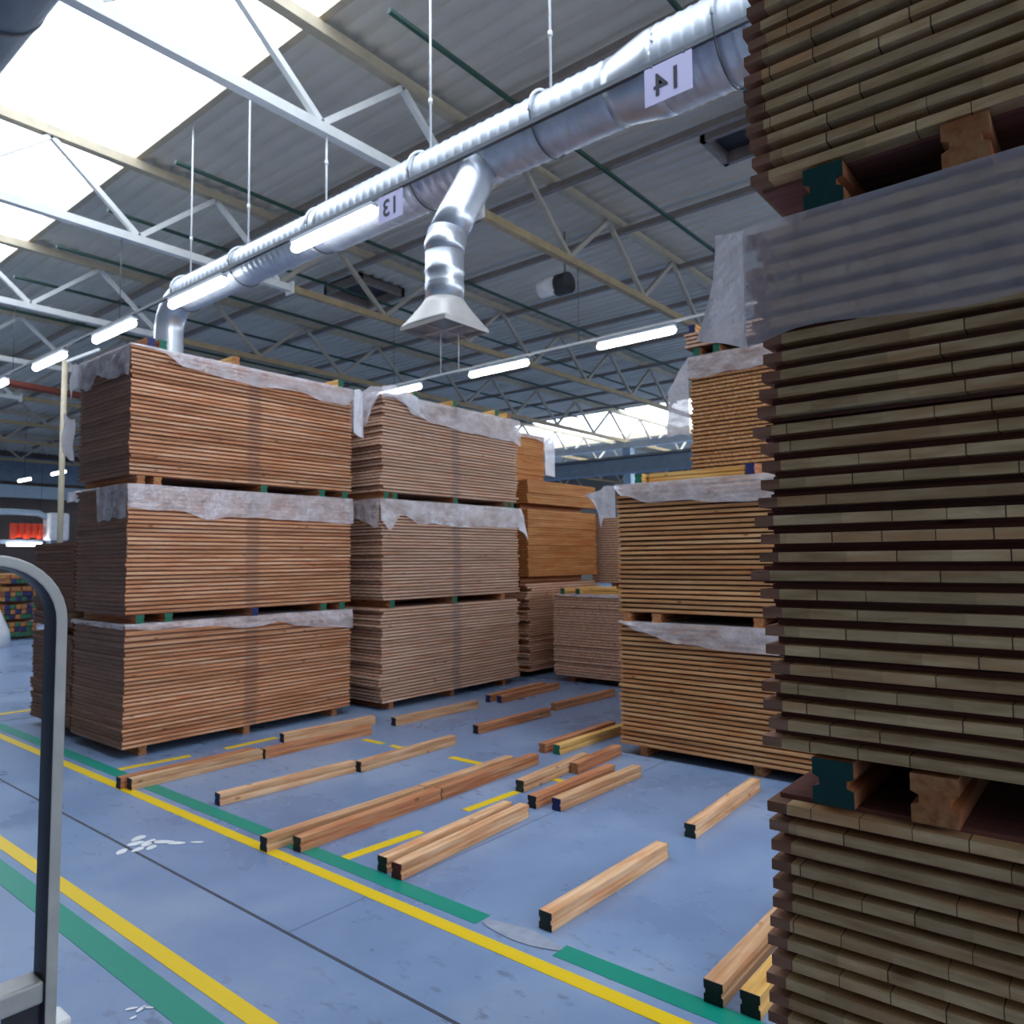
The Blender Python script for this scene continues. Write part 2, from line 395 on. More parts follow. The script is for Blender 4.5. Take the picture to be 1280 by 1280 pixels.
def pack(cx, cy, rz, L, W, z0, z1, n, mats, labels, group, jit=.004, sl=.018, se=.005, thick=None, jx=None):
    """labels: (topmost, inner, lowest)"""
    n_thick = 0 if not thick else thick[0]; tt = 0 if not thick else thick[1]
    t = (z1 - z0 - n_thick * tt) / n
    me = panel_mesh('panel', L, W, t - .0004, mats, sl, se)
    me2 = panel_mesh('panel', L, W, tt - .0004, mats, sl * .8, se) if n_thick else None
    z = z0; tot = n + n_thick
    proto = link('wood_panel', me)
    for i in range(tot):
        o = proto if i == 0 else proto.copy()
        if i: C.objects.link(o)
        if i >= n: o.data = me2
        dx, dy = rnd.gauss(0, jx if jx else jit), rnd.gauss(0, jit)
        c, s = math.cos(rz), math.sin(rz)
        o.location = (cx + dx * c - dy * s, cy + dx * s + dy * c, z)
        o.rotation_euler = (0, 0, rz + rnd.gauss(0, .0012))
        lab = labels[0] if i == tot - 1 else labels[2] if i == 0 else labels[1]
        tag(o, lab, 'wood panel', group)
        z += t if i < n else tt

# left stack
SA = ('left stack', 2.30, 1.05)
LA = dict(cx=3.88, cy=6.875, rz=0, L=2.30, W=1.05)
def lab3(stack, p, kind='three-layer wood panel'):
    t = '%s pack of %s' % (p, stack)
    return ('uppermost %s in the %s' % (kind, t), '%s inside the %s' % (kind, t), 'lowest %s in the %s' % (kind, t))
mA = [W_A, W_Af, W_Ad]
pack(**LA, z0=.078, z1=1.088, n=24, thick=(4, .048), mats=mA, labels=lab3('the tall left stack', 'bottom', 'reddish larch panel'), group='panels of the bottom pack, left stack')
pack(**LA, z0=1.166, z1=2.252, n=30, mats=mA, labels=lab3('the tall left stack', 'middle', 'reddish larch panel'), group='panels of the middle pack, left stack')
pack(**LA, z0=2.332, z1=3.436, n=31, mats=mA, labels=lab3('the tall left stack', 'top', 'reddish larch panel'), group='panels of the top pack, left stack')
# second stack, ragged ends
mB = [W_B, W_Bf]
LB = dict(cx=6.455, cy=6.69, rz=0, L=2.33, W=1.08)
pack(**LB, z0=.078, z1=1.088, n=29, mats=mB, labels=lab3('the second stack', 'bottom', 'pale spruce panel'), group='panels of the bottom pack, second stack', jx=.016, se=.02)
pack(**LB, z0=1.166, z1=2.262, n=31, mats=mB, labels=lab3('the second stack', 'middle', 'pale spruce panel'), group='panels of the middle pack, second stack', jx=.016, se=.02)
pack(**LB, z0=2.342, z1=3.43, n=30, mats=mB, labels=lab3('the second stack', 'top', 'pale spruce panel'), group='panels of the top pack, second stack', jx=.016, se=.02)
# stack right of centre (turned by 90 degrees)
mC = [W_C, W_Cf]
LC = dict(cx=5.38 + .53, cy=3.27 - 1.15, rz=PI / 2, L=2.30, W=1.06)
pack(**LC, z0=.078, z1=1.075, n=26, mats=mC, labels=lab3('the centre right stack', 'bottom', 'golden pine panel'), group='panels of the bottom pack, centre right stack', sl=.02, jit=.005)
pack(**LC, z0=1.155, z1=2.21, n=27, mats=mC, labels=lab3('the centre right stack', 'top', 'golden pine panel'), group='panels of the top pack, centre right stack', sl=.02, jit=.005)

# near stack: panels with their parts
def near_pack(z0, n, t, labels, group, mesh_t):
    L, W = 2.30, 1.02; sl = .036; se = .012
    mc = MB(); mc.box(-L / 2, L / 2 - .036, -W / 2, W / 2, .2 * mesh_t, .74 * mesh_t)
    cme = mc.mesh('core_layer', [W_N])
    me_b = MB(); me_b.box(L / 2 - .0358, L / 2, -W / 2, W / 2, .2 * mesh_t, .74 * mesh_t)
    bme = me_b.mesh('end_batten', [W_Nb])
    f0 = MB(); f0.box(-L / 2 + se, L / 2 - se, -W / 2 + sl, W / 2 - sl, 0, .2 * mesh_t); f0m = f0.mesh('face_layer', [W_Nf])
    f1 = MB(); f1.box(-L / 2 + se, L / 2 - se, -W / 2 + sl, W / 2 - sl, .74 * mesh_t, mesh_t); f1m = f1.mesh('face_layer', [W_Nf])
    root = empty('wood_panel')
    link('core_layer', cme, root); tag(link('end_batten', bme, root), 'darker brown end batten'); link('face_layer', f0m, root); link('face_layer', f1m, root)
    for i in range(n):
        o = root if i == 0 else copy_tree(root)
        dy = rnd.gauss(0, .0085); dx = rnd.gauss(0, .0025)
        o.location = (1.40 + W / 2 + dx, .535 - L / 2 + dy, z0 + i * t); o.rotation_euler = (0, 0, PI / 2 + rnd.gauss(0, .001))
        tag(o, labels[0] if i == n - 1 else labels[2] if i == 0 else labels[1], 'wood panel', group)
TN = .0345
near_pack(.078, 31, (1.155 - .078) / 31, lab3('the close right stack', 'lower', 'dark-grooved panel'), 'panels of the lower pack, close right stack', .0343)
near_pack(1.238, 29, (2.24 - 1.238) / 29, lab3('the close right stack', 'middle', 'dark-grooved panel'), 'panels of the middle pack, close right stack', .0341)
near_pack(2.325, 15, TN, lab3('the close right stack', 'top', 'dark-grooved panel'), 'panels of the top pack, close right stack', .0341)

# the remaining panels, farther back
far = MB(); fm = [W_C, W_Cf, W_O, W_Of, W_B, W_Bf, W_Nb]
def far_pack(x0, x1, y0, y1, z0, z1, n, e, f, long_x=True, jit=.006, sl=.018, se=.006, pitch_jx=None):
    t = (z1 - z0) / n
    for i in range(n):
        dx = rnd.gauss(0, pitch_jx or jit); dy = rnd.gauss(0, jit); z = z0 + i * t
        sx, sy = (se, sl) if long_x else (sl, se)
        far.box(x0 + dx, x1 + dx, y0 + dy, y1 + dy, z + .2 * t, z + .8 * t, e)
        far.box(x0 + dx + sx, x1 + dx - sx, y0 + dy + sy, y1 + dy - sy, z, z + .2 * t, f)
        far.box(x0 + dx + sx, x1 + dx - sx, y0 + dy + sy, y1 + dy - sy, z + .8 * t, z + t - .0004, f)
# third stack behind the centre right one, one pack short on top
for a, b, n in ((.078, 1.08, 27), (1.16, 2.24, 29), (2.33, 3.505, 31), (3.60, 3.75, 4)): far_pack(6.50, 7.55, .85, 3.12 + (.04 if a > 3.5 else 0), a, b, n, 4 if a > 3.5 else 0, 1, False)
# orange row behind the second stack
for a, b, n in ((.078, 1.27, 33), (1.36, 2.29, 26), (2.37, 2.70, 9)): far_pack(7.99, 9.70, 6.28, 8.5, a, b, n, 2 if a > 1 else 4, 3, False, se=.003, pitch_jx=.004 if a > 1 else .03)
far_pack(8.0, 9.35, 7.0, 8.5, 2.785, 3.52, 20, 2, 3, False, se=.003)
# low pack on the floor at the back
far_pack(8.02, 9.05, 3.55, 5.88, .078, 1.135, 30, 4, 5, False, sl=.008)
# stack behind the low pack
for a, b, n in ((.078, 1.14, 29), (1.22, 2.25, 28)): far_pack(9.9, 10.95, 4.2, 6.5, a, b, n, 4, 1, False)
# stack behind the left stack
for a, b, n in ((.078, .93, 24), (1.0, 1.80, 23)): far_pack(2.78, 5.05, 7.56, 8.56, a, b, n, 6, 6, True, sl=.004)
tag(far.build('wood_panel', fm), 'wood panels of all the farther stacks behind the three front stacks', 'wood panel', 'panels of the farther stacks', 'stuff')

# ------------------------------------------------------------------ beams
def prof(w, h, g=.006):
    return [(0, 0), (w, 0), (w, h * .36), (w - g, h * .42), (w - g, h * .58), (w, h * .64), (w, h), (0, h), (0, h * .64), (g, h * .58), (g, h * .42), (0, h * .36)]
beam_cache = {}
def beam(x, y, z, L, ang, wood_i, capc, lab, group=None, w=.068, h=.077, far_cap=None, g=.006, name='squared_timber'):
    key = (round(L, 2), wood_i, w, h, g)
    if key not in beam_cache:
        m = MB(); m.prism(prof(w, h, g), 0, L); beam_cache[key] = m.mesh('beam_body', [W_beam[wood_i]])
    root = empty(name, (x, y, z), ang)
    link('beam_body', beam_cache[key], root)
    for cc, xa in ((capc, -.004), (far_cap, L)):
        if not cc: continue
        k2 = ('cap', cc, w, h, g)
        if k2 not in beam_cache:
            m = MB(); m.prism(prof(w, h, g), 0, .004); beam_cache[k2] = m.mesh('painted_end', [CAP[cc]])
        c = link('painted_end' if cc != 'wood' else 'sawn_end', beam_cache[k2], root); c.location = (xa, 0, 0)
        if cc != 'wood': tag(c, '%s painted beam end' % ({'dark': 'dark green', 'blue': 'navy blue', 'teal': 'deep teal'}.get(cc, cc)))
    if 'bearer beam under' in lab: lab = lab.replace('bearer beam under the', 'bearer under').replace(' of the ', ' of ')
    assert len(lab.split()) < 17, lab
    return tag(root, lab.replace('bearer beam', 'timber bearer'), 'bearer' if 'bearer' in name else 'timber', group)
R = math.radians
FB = [ # x, y (right-hand near corner), far x, far y, wood, cap, label, far cap
 (2.648, 1.971, 3.672, 1.951, 0, 'dark', 'lone pale beam in the middle foreground with a dark green near end', 'green'),
 (4.013, 1.958, 5.10, 2.00, 0, 'dark', 'lone beam in front of the centre right stack, green at both ends', 'green'),
 (2.592, 1.175, 3.69, 1.18, 0, 'black', 'thick brown beam lower right with a black end, left of the pair', None),
 (2.607, 1.045, 3.70, 1.04, 2, 'black', 'yellow beam lower right with a black end, beside the close stack', None),
 (2.612, 2.99, 3.677, 3.038, 0, 'dark', 'pale beam with a dark end touching the red-ended beam', None),
 (2.600, 2.868, 3.708, 2.928, 0, 'red', 'pale beam with a red painted end in the foreground', None),
 (2.384, 3.72, 3.560, 3.70, 0, 'dark', 'pale beam lying across the yellow line, outer one of the long pair', None),
 (2.499, 3.573, 3.600, 3.585, 1, 'dark', 'red-brown beam with a dark end on the green line, inner one of the long pair', None),
 (3.612, 3.585, 4.70, 3.609, 1, 'black', 'red-brown beam continuing the inner one of the long pair', None),
 (3.578, 3.71, 4.53, 3.72, 0, 'wood', 'pale beam continuing the outer one of the long pair', None),
 (2.386, 5.557, 3.44, 5.555, 1, 'black', 'beam crossing the yellow line nearest the left stack corner', None),
 (2.424, 5.470, 3.45, 5.470, 0, 'black', 'pale beam beside the one nearest the left stack corner', None),
 (3.47, 5.454, 4.561, 5.435, 1, 'dark', 'reddish beam end to end with the beams in front of the left stack', None),
 (3.874, 5.80, 4.86, 5.74, 0, 'black', 'tan beam closest to the foot of the left stack', None),
 (2.631, 4.657, 3.69, 4.581, 0, 'blue', 'pale beam with a navy blue end, alone on the left floor', None),
 (3.700, 4.532, 4.752, 4.548, 0, 'black', 'pale beam with a black end behind the navy-ended one', None),
 (4.919, 5.507, 6.05, 5.452, 0, 'black', 'pale tan beam with a black end in front of the second stack', None),
 (5.156, 4.651, 6.207, 4.60, 1, 'black', 'dark red beam with a black end, alone on the back floor', None),
 (6.376, 5.568, 7.45, 5.60, 1, 'blue', 'hinder beam of the navy-ended pair near the second stack', None),
 (6.411, 5.43, 7.52, 5.436, 1, 'blue', 'front beam of the navy-ended pair near the second stack', None),
 (6.426, 4.695, 7.52, 4.647, 1, 'wood', 'orange-red beam in front of the low back pack', None),
 (4.989, 3.757, 6.05, 3.74, 1, 'wood', 'brown beam behind the green-ended one, left of the centre right stack', None),
 (5.021, 3.634, 6.10, 3.60, 2, 'green', 'yellow beam with a bright green end next to the centre right stack', None),
 (4.074, 3.257, 4.95, 3.30, 0, 'dark', 'beam with a dark green end pointing at the centre right stack', None),
 (4.66, 3.205, 5.33, 3.24, 1, 'wood', 'dark reddish short-looking beam overlapping behind the green-ended beam', None),
 (3.859, 2.985, 4.80, 2.975, 1, 'black', 'dark red beam behind the navy and green ended one', None),
 (3.913, 2.831, 4.894, 2.807, 0, 'blue', 'beam with a navy end and green side mark, right of the dark red one', None)]
for (x, y, xf, yf, wi, cc, lab, fc) in FB:
    L = math.hypot(xf - x, yf - y)
    beam(x, y, .0015, round(L, 2), math.atan2(yf - y, xf - x), wi, cc, lab, far_cap=fc or 'wood', **({'w': .072, 'h': .079} if x < 2.62 and y < 1.5 else {}))
# bearers under and between packs; they run in Y, caps to -Y (left and second stack)
def bearerY(x, y, z, L, wi, cc, lab, group=None):     # near (-Y) end visible
    return beam(x, y, z, L, PI / 2, wi, cc, lab, group, far_cap='wood', name='timber_bearer')
for x, cc, d in ((2.86, 'wood', 'sawn orange end nearest the left corner'), (3.0, 'wood', 'sawn orange end second from the left corner'), (4.02, 'green', 'green end below the middle of the top pack'), (4.69, 'green', 'green end left of the right-hand pair'), (4.98, 'green', 'green end at the right corner')):
    bearerY(x, 6.345, 2.253, 1.05, 1, cc, 'bearer beam under the top pack of the left stack, ' + d, )
for x, cc, d in ((2.88, 'green', 'green end nearest the left corner'), (3.12, 'green', 'green end second from the left corner'), (3.94, 'blue', 'navy end at mid length'), (4.72, 'green', 'green end left of the right-hand pair'), (4.95, 'green', 'green end at the right corner')):
    bearerY(x, 6.345, 1.0885, 1.05, 1, cc, 'bearer beam under the middle pack of the left stack, ' + d)
for x, d in ((2.95, 'near its left corner'), (3.9, 'at mid length'), (4.9, 'near its right corner')):
    bearerY(x, 6.40, .0, 1.0, 1, 'wood', 'bearer beam on the floor under the left stack ' + d)
for x, cc, d in ((5.38, 'green', 'bright green end at the left corner'), (5.50, 'green', 'green end second from the left corner'), (6.46, 'green', 'green end at mid length'), (7.52, 'green', 'green end near the right corner'), (7.40, 'green', 'green end beside the right corner one')):
    bearerY(x, 6.14, 2.264, 1.08, 1, cc, 'bearer beam under the top pack of the second stack, ' + d)
for x, cc, d in ((5.46, 'green', 'green end near the left corner'), (6.44, 'green', 'green end at mid length'), (7.32, 'wood', 'sawn wood end near the right corner')):
    bearerY(x, 6.14, 1.0885, 1.08, 1, cc, 'bearer beam under the middle pack of the second stack, ' + d)
for x, d in ((5.5, 'near its left corner'), (6.45, 'at mid length'), (7.4, 'near its right corner')):
    bearerY(x, 6.2, .0, 1.0, 1, 'wood', 'bearer beam on the floor under the second stack ' + d)
for x, y, z, L, cc, wi, d in ((4.93, 6.36, 3.449, 1.0, 'green', 2, 'yellow beam with green end lying on the right end of the left stack'), (3.72, 6.36, 3.449, 1.0, 'wood', 2, 'orange sawn beam lying on the middle of the left stack'),
                              (2.93, 6.36, 3.449, 1.0, 'blue', 1, 'navy-ended beam lying on the left corner of the left stack'), (3.03, 6.36, 3.449, 1.0, 'green', 1, 'green-ended beam lying beside the navy-ended one on the left stack'),
                              (5.86, 6.2, 3.444, 1.0, 'green', 2, 'yellow beam with green end on the left part of the second stack'), (6.48, 6.17, 3.444, 1.0, 'green', 2, 'yellow beam with green end on the middle of the second stack'),
                              (7.26, 6.17, 3.444, 1.0, 'green', 2, 'yellow beam with green end on the right part of the second stack'), (7.50, 6.17, 3.444, 1.0, 'wood', 2, 'sawn orange beam end on the right corner of the second stack')):
    bearerY(x, y, z, L, wi, cc, d)
# bearers running in X (near ends to -X)
def bearerX(x, y, z, L, wi, cc, lab, **k): return beam(x, y, z, L, 0, wi, cc, lab, far_cap='wood', name='timber_bearer', **k)
for y, cc, d in ((3.17, 'wood', 'near the left corner'), (2.90, 'wood', 'second from the left corner'), (2.06, 'wood', 'beside the close stack'), (1.2, 'wood', 'hidden behind the close stack')):
    bearerX(5.39, y, 1.0765, 1.05, 1, cc, 'bearer beam between the packs of the centre right stack, ' + d)
for y, d in ((3.05, 'near its left corner'), (2.1, 'at mid length'), (1.1, 'near its hidden corner')):
    bearerX(5.42, y, 0, 1.0, 1, 'wood', 'bearer beam on the floor under the centre right stack ' + d)
bearerX(5.40, 2.09, 2.2235, .95, 1, 'blue', 'navy-ended beam lying on top of the centre right stack beside the close stack')
beam(5.50, 3.03, 2.2235, .82, R(-90), 2, 'wood', 'bright yellow beam lying along the top of the centre right stack', far_cap='wood')
bearerX(5.43, 3.055, 2.2235, .9, 2, 'green', 'green-ended beam on the centre right stack at the left tip of the bright yellow one')
bearerX(5.95, 3.14, 2.2235, .45, 2, 'green', 'short yellow offcut with a green end behind the bright yellow beam')
bearerX(6.52, 3.02, 3.5195, 1.0, 1, 'green', 'green-ended bearer beam at the corner near the top of the tall stack behind')
bearerX(6.52, 2.82, 3.5195, 1.0, 1, 'green', 'green-ended bearer beam second from the corner near the top of the tall stack behind')
bearerX(6.54, 2.0, 3.5195, 1.0, 1, 'wood', 'plain bearer beam near the top of the tall stack behind the close stack')
bearerX(6.52, 3.06, 3.7515, .5, 2, 'blue', 'blue-ended beam on the very top of the tall stack behind')
# near stack bearers
for y, cc, d, k in ((.362, 'teal', 'deep teal end nearest the corner', {}), (.135, 'wood', 'sawn wood end second from the corner', {}), (-1.2, 'wood', 'beyond the right frame edge', {})):
    bearerX(1.40, y, 2.2445, 1.0, 1, cc, 'bearer beam under the top pack of the close stack, ' + d, w=.07, h=.078, g=.012)
for y, cc, d in ((.385, 'teal', 'deep teal end nearest the corner'), (.225, 'wood', 'sawn wood end second from the corner'), (-1.2, 'wood', 'beyond the right frame edge')):
    bearerX(1.41, y, 1.1565, 1.0, 1, cc, 'bearer beam under the middle pack of the close stack, ' + d, w=.07, h=.08, g=.012)
for y, d in ((.4, 'near its corner'), (-.6, 'at mid length'), (-1.5, 'at its far end')):
    bearerX(1.43, y, 0, .95, 1, 'wood', 'bearer beam on the floor under the close stack ' + d)
# back packs
for y, cc, d in ((5.70, 'green', 'left green end'), (5.46, 'green', 'right green end')): bearerX(8.03, y, 1.1365, .9, 2, cc, 'yellow beam on the low back pack, ' + d)
beam(8.16, 5.40, 1.1365, 1.5, R(-90), 2, 'wood', 'yellow beam lying lengthways on the low back pack', far_cap='wood')
# bearers of the far stacks
for (xa, ya, za, L, ax, d) in ((6.55, 2.9, 0, .95, 0, 'tall stack behind, floor'), (6.55, 1.0, 0, .95, 0, 'tall stack behind, floor, hidden end'), (6.55, 2.9, 1.081, .95, 0, 'tall stack behind, lower gap'), (6.55, 1.0, 1.081, .95, 0, 'tall stack behind, lower gap, hidden end'), (6.55, 2.9, 2.2465, .95, 0, 'tall stack behind, upper gap'), (6.55, 1.0, 2.2465, .95, 0, 'tall stack behind, upper gap, hidden end'),
    (8.1, 6.6, 0, 1.5, 0, 'orange stack, floor, front'), (8.1, 8.1, 0, 1.5, 0, 'orange stack, floor, back'), (8.1, 6.5, 1.278, 1.5, 0, 'orange stack, lower gap, front'), (8.1, 8.1, 1.278, 1.5, 0, 'orange stack, lower gap, back'), (8.1, 6.5, 2.2915, 1.5, 0, 'orange stack, upper gap, front'), (8.1, 8.1, 2.2915, 1.5, 0, 'orange stack, upper gap, back'), (8.05, 7.2, 2.7045, 1.2, 0, 'orange stack, topmost gap, front'), (8.05, 8.2, 2.7045, 1.2, 0, 'orange stack, topmost gap, back'),
    (8.1, 5.6, 0, .9, 0, 'low back pack, floor, left'), (8.1, 3.8, 0, .9, 0, 'low back pack, floor, right'), (9.95, 6.1, 0, .9, 0, 'stack behind the low pack, floor, left'), (9.95, 4.5, 0, .9, 0, 'stack behind the low pack, floor, right'), (9.95, 6.1, 1.141, .9, 0, 'stack behind the low pack, gap, left'), (9.95, 4.5, 1.141, .9, 0, 'stack behind the low pack, gap, right'),
    (3.0, 7.6, 0, .9, 90, 'low stack behind the left stack, floor, left'), (4.9, 7.6, 0, .9, 90, 'low stack behind the left stack, floor, right'), (3.0, 7.6, .931, .9, 90, 'low stack behind the left stack, gap, left'), (4.9, 7.6, .931, .9, 90, 'low stack behind the left stack, gap, right')):
    beam(xa, ya, za, L, R(ax), 1, 'wood', 'plain bearer beam of the ' + d, far_cap='wood', h=.068 if 'behind the left stack, gap' in d else .077, name='timber_bearer')

# ------------------------------------------------------------------ plastic sheets
def interp(pts, t):
    if t <= pts[0][0]: return pts[0][1]
    for (a, b), (c, d) in zip(pts, pts[1:]):
        if t <= c:
            k = (t - a) / (c - a); k = k * k * (3 - 2 * k); return b + (d - b) * k
    return pts[-1][1]
def drape(x0, x1, y0, y1, z, sides, lab, flaps=(), seed=1, bulge=.02, amp=.004, lean=.0, topcover=True, mat='film'):
    m = MB(); off = .012; sd = seed * 3.7
    x0 -= off; x1 += off; y0 -= off; y1 += off
    nx, ny = 24, 16
    if topcover:
        vs = []
        for j_ in range(ny + 1):
            for i in range(nx + 1):
                x = x0 + (x1 - x0) * i / nx; y = y0 + (y1 - y0) * j_ / ny
                vs.append((x, y, z + amp * (1 + noise.noise(Vector((x * 5, y * 5, sd))))))
        m.add(vs, [(j_ * (nx + 1) + i, j_ * (nx + 1) + i + 1, (j_ + 1) * (nx + 1) + i + 1, (j_ + 1) * (nx + 1) + i) for j_ in range(ny) for i in range(nx)], 0, True)
    def side_pt(s, t, out):
        if s == '-Y': return (x0 + (x1 - x0) * t, y0 - out)
        if s == '+Y': return (x0 + (x1 - x0) * t, y1 + out)
        if s == '-X': return (x0 - out, y0 + (y1 - y0) * t)
        return (x1 + out, y0 + (y1 - y0) * t)
    for s, hem in sides.items():
        n, k = 70, 7; vs = []
        for i in range(n + 1):
            t = i / n; dr = interp(hem, t)
            dr *= 1 + .12 * noise.noise(Vector((t * 9, sd, 2)))
            for r_ in range(k + 1):
                q = r_ / k
                out = (bulge * .5 * (1 + noise.noise(Vector((t * 14, q * 1.5, sd))) + .6 * noise.noise(Vector((t * 37, q * 3, sd + 4)))) + lean) * q ** .7
                x, y = side_pt(s, t, max(0, out))
                vs.append((x, y, z + amp * (1 + (noise.noise(Vector((x * 5, y * 5, sd)))) * (1 - q)) - dr * q))
        m.add(vs, [(i * (k + 1) + r_, (i + 1) * (k + 1) + r_, (i + 1) * (k + 1) + r_ + 1, i * (k + 1) + r_ + 1) for i in range(n) for r_ in range(k)], 0, True)
    for (corner, d, outline) in flaps:
        # outline: list of (distance_top, z_top, distance_bottom, z_bottom) columns from the corner outwards along d
        cx, cy = corner; dx, dy = d; vs = []; k = 8; n = 12
        for i in range(n + 1):
            u = i / n; a = u * (len(outline) - 1); i0 = min(int(a), len(outline) - 2); fr = a - i0
            P = [outline[i0][q] + (outline[i0 + 1][q] - outline[i0][q]) * fr for q in range(4)]
            for r_ in range(k + 1):
                q = r_ / k; dist = P[0] + (P[2] - P[0]) * q; zz = P[1] + (P[3] - P[1]) * q
                w = .018 * noise.noise(Vector((dist * 14, zz * 6, sd))) * min(1, dist * 12)
                vs.append((cx + dx * dist - dy * w, cy + dy * dist + dx * w, z + zz + .004 * noise.noise(Vector((dist * 20, zz * 20, sd + 2)))))
        m.add(vs, [(i * (k + 1) + r_, (i + 1) * (k + 1) + r_, (i + 1) * (k + 1) + r_ + 1, i * (k + 1) + r_ + 1) for i in range(n) for r_ in range(k)], 1, True)
    return tag(m.build('plastic_sheet', [M[mat], M['film_fold']]), lab, 'plastic sheet')
xa, xb, ya, yb = 2.73, 5.03, 6.345, 7.40
drape(xa, xb, ya, yb, 3.438, {'-Y': [(0, .015), (.1, .03), (.2, .12), (.45, .17), (.7, .14), (.86, .2), (.95, .2), (1, .1)], '-X': [(0, .27), (.35, .25), (.62, .17), (.72, .28), (1, .25)], '+X': [(0, .45), (1, .4)]},
      'crumpled clear plastic sheet on top of the tall left stack', seed=1, bulge=.03, flaps=[((2.72, 7.42), (-.1, 1), [(0, 0, 0, -.2), (.08, .03, .1, -.22), (.16, -.1, .14, -.35)]), ((5.05, 6.33), (1, -.25), [(0, -.0, 0, -.46), (.05, .02, .05, -.5), (.09, .0, .11, -.52)])])
drape(xa, xb, ya, yb, 2.2545, {'-Y': [(0, .2), (.15, .21), (.3, .27), (.45, .24), (1, .27)], '-X': [(0, .28), (.5, .3), (.52, .02), (1, .02)], '+Y': [(0, .1), (1, .1)]},
      'clear plastic sheet hanging over the middle pack of the left stack', seed=2, bulge=.03, flaps=[((2.72, 7.42), (-.3, 1), [(0, .0, 0, -.08), (.1, 0, .1, -.1)])])
drape(xa, xb, ya, yb, 1.089, {'-Y': [(0, .03), (.1, .06), (.3, .06), (.5, .11), (.62, .07), (.72, .14), (.9, .17), (1, .2)], '-X': [(0, .04), (1, .03)]},
      'clear plastic sheet on the bottom pack of the left stack', seed=3, bulge=.03)
m = MB()   # loose tail behind the left stack
drape(2.78, 5.05, 7.56, 8.56, 2.95, {'-X': [(0, .42), (.12, .42), (.2, .4)]}, 'white plastic sheet tail sticking out behind the left stack', seed=12, topcover=False, flaps=()) if False else None
xa, xb, ya, yb = 5.26, 7.65, 6.145, 7.24
drape(xa, xb, ya, yb, 3.432, {'-Y': [(0, .0), (.1, .05), (.2, .2), (.38, .27), (.6, .29), (.85, .3), (1, .34)], '-X': [(0, .05), (.2, .35), (1, .4)]},
      'clear plastic sheet over the top pack of the second stack', seed=4, bulge=.035, flaps=[((5.24, 6.5), (.12, -1), [(0, .02, 0, -.3), (.2, .08, .2, -.12), (.36, .05, .34, -.03)]), ((5.28, 6.14), (1, -.05), [(0, .06, 0, -.05), (.15, .1, .16, -.04), (.35, .06, .4, -.12), (.5, .01, .55, -.2)])])
drape(xa, xb, ya, yb, 2.2645, {'-Y': [(0, .25), (.05, .34), (.12, .18), (.25, .26), (1, .27)], '-X': [(0, .32), (.4, .2), (.6, .36), (1, .3)]},
      'clear plastic sheet over the middle pack of the second stack', seed=5, bulge=.035, flaps=[((7.63, 6.14), (1, -.1), [(0, 0, 0, -.28), (.05, -.01, .1, -.32), (.1, -.1, .17, -.42)])])
xa, xb, ya, yb = 5.38, 6.44, .97, 3.27
drape(xa, xb, ya, yb, 2.2125, {'-X': [(0, .2), (.45, .19), (.6, .2), (.75, .16), (.85, .17), (.97, .1), (1, .02)]},
      'clear plastic sheet over the top pack of the centre right stack', seed=6, bulge=.03, flaps=[((5.37, 3.28), (-.12, 1), [(0, 0, 0, -.27), (.1, .0, .11, -.27), (.13, -.03, .14, -.36), (.3, -.07, .18, -.12)])])
drape(xa, xb, ya, yb, 1.0765, {'-X': [(0, .2), (.5, .18), (.75, .16), (.9, .08), (1, .0)]}, 'clear plastic sheet between the packs of the centre right stack', seed=7, bulge=.04)
drape(6.50, 7.55, .85, 3.12, 3.507, {'-X': [(0, .2), (.75, .2), (1, .22)]}, 'clear plastic sheet near the top of the tall stack behind the close stack', seed=8, bulge=.03,
      flaps=[((6.49, 3.13), (-.15, 1), [(0, 0, 0, -.75), (.08, -.1, .1, -.72), (.2, -.3, .22, -.75)])])
drape(8.02, 9.05, 3.55, 5.88, 1.136, {'-X': [(0, .04), (.9, .03), (1, 0)]}, 'white plastic sheet lying on the low back pack', seed=9, bulge=.02)
drape(8.0, 9.35, 7.0, 8.5, 3.522, {'-Y': [(0, .1), (.8, .06), (1, .1)], '+X': [(0, .5), (1, .5)]}, 'clear plastic sheet on the small top pack of the orange stack', seed=10, flaps=[((9.36, 6.99), (1, -.2), [(0, 0, 0, -.6), (.2, -.02, .2, -.62)])])
# near stack film, with its loose flap past the corner
drape(1.40, 2.42, -1.765, .535, 2.2405, {'-X': [(0, .24), (.8, .215), (.95, .225), (1, .235)]}, 'clear plastic sheet over the middle pack of the close right stack', seed=11, bulge=.012, amp=.0015, mat='film_thin',
      flaps=[((1.388, .545), (-.2, 1), [(0, 0, 0, -.235), (.03, .0, .03, -.225), (.055, -.0, .06, -.215), (.058, -.09, .098, -.205)])])
# tail behind the left stack
t = MB(); vs = []
for i in range(9):
    for k in range(9):
        u, v = i / 8, k / 8
        vs.append((2.70 - .05 * u + .01 * math.sin(v * 7), 7.43 + .14 * u, 2.98 - .02 * math.sin(u * 5) - .38 * v - .05 * (1 - u)))
t.add(vs, [(i * 9 + k, (i + 1) * 9 + k, (i + 1) * 9 + k + 1, i * 9 + k + 1) for i in range(8) for k in range(8)], 0, True)
tag(t.build('plastic_sheet', M['film_fold']), 'small white plastic flap sticking out behind the left stack', 'plastic sheet')

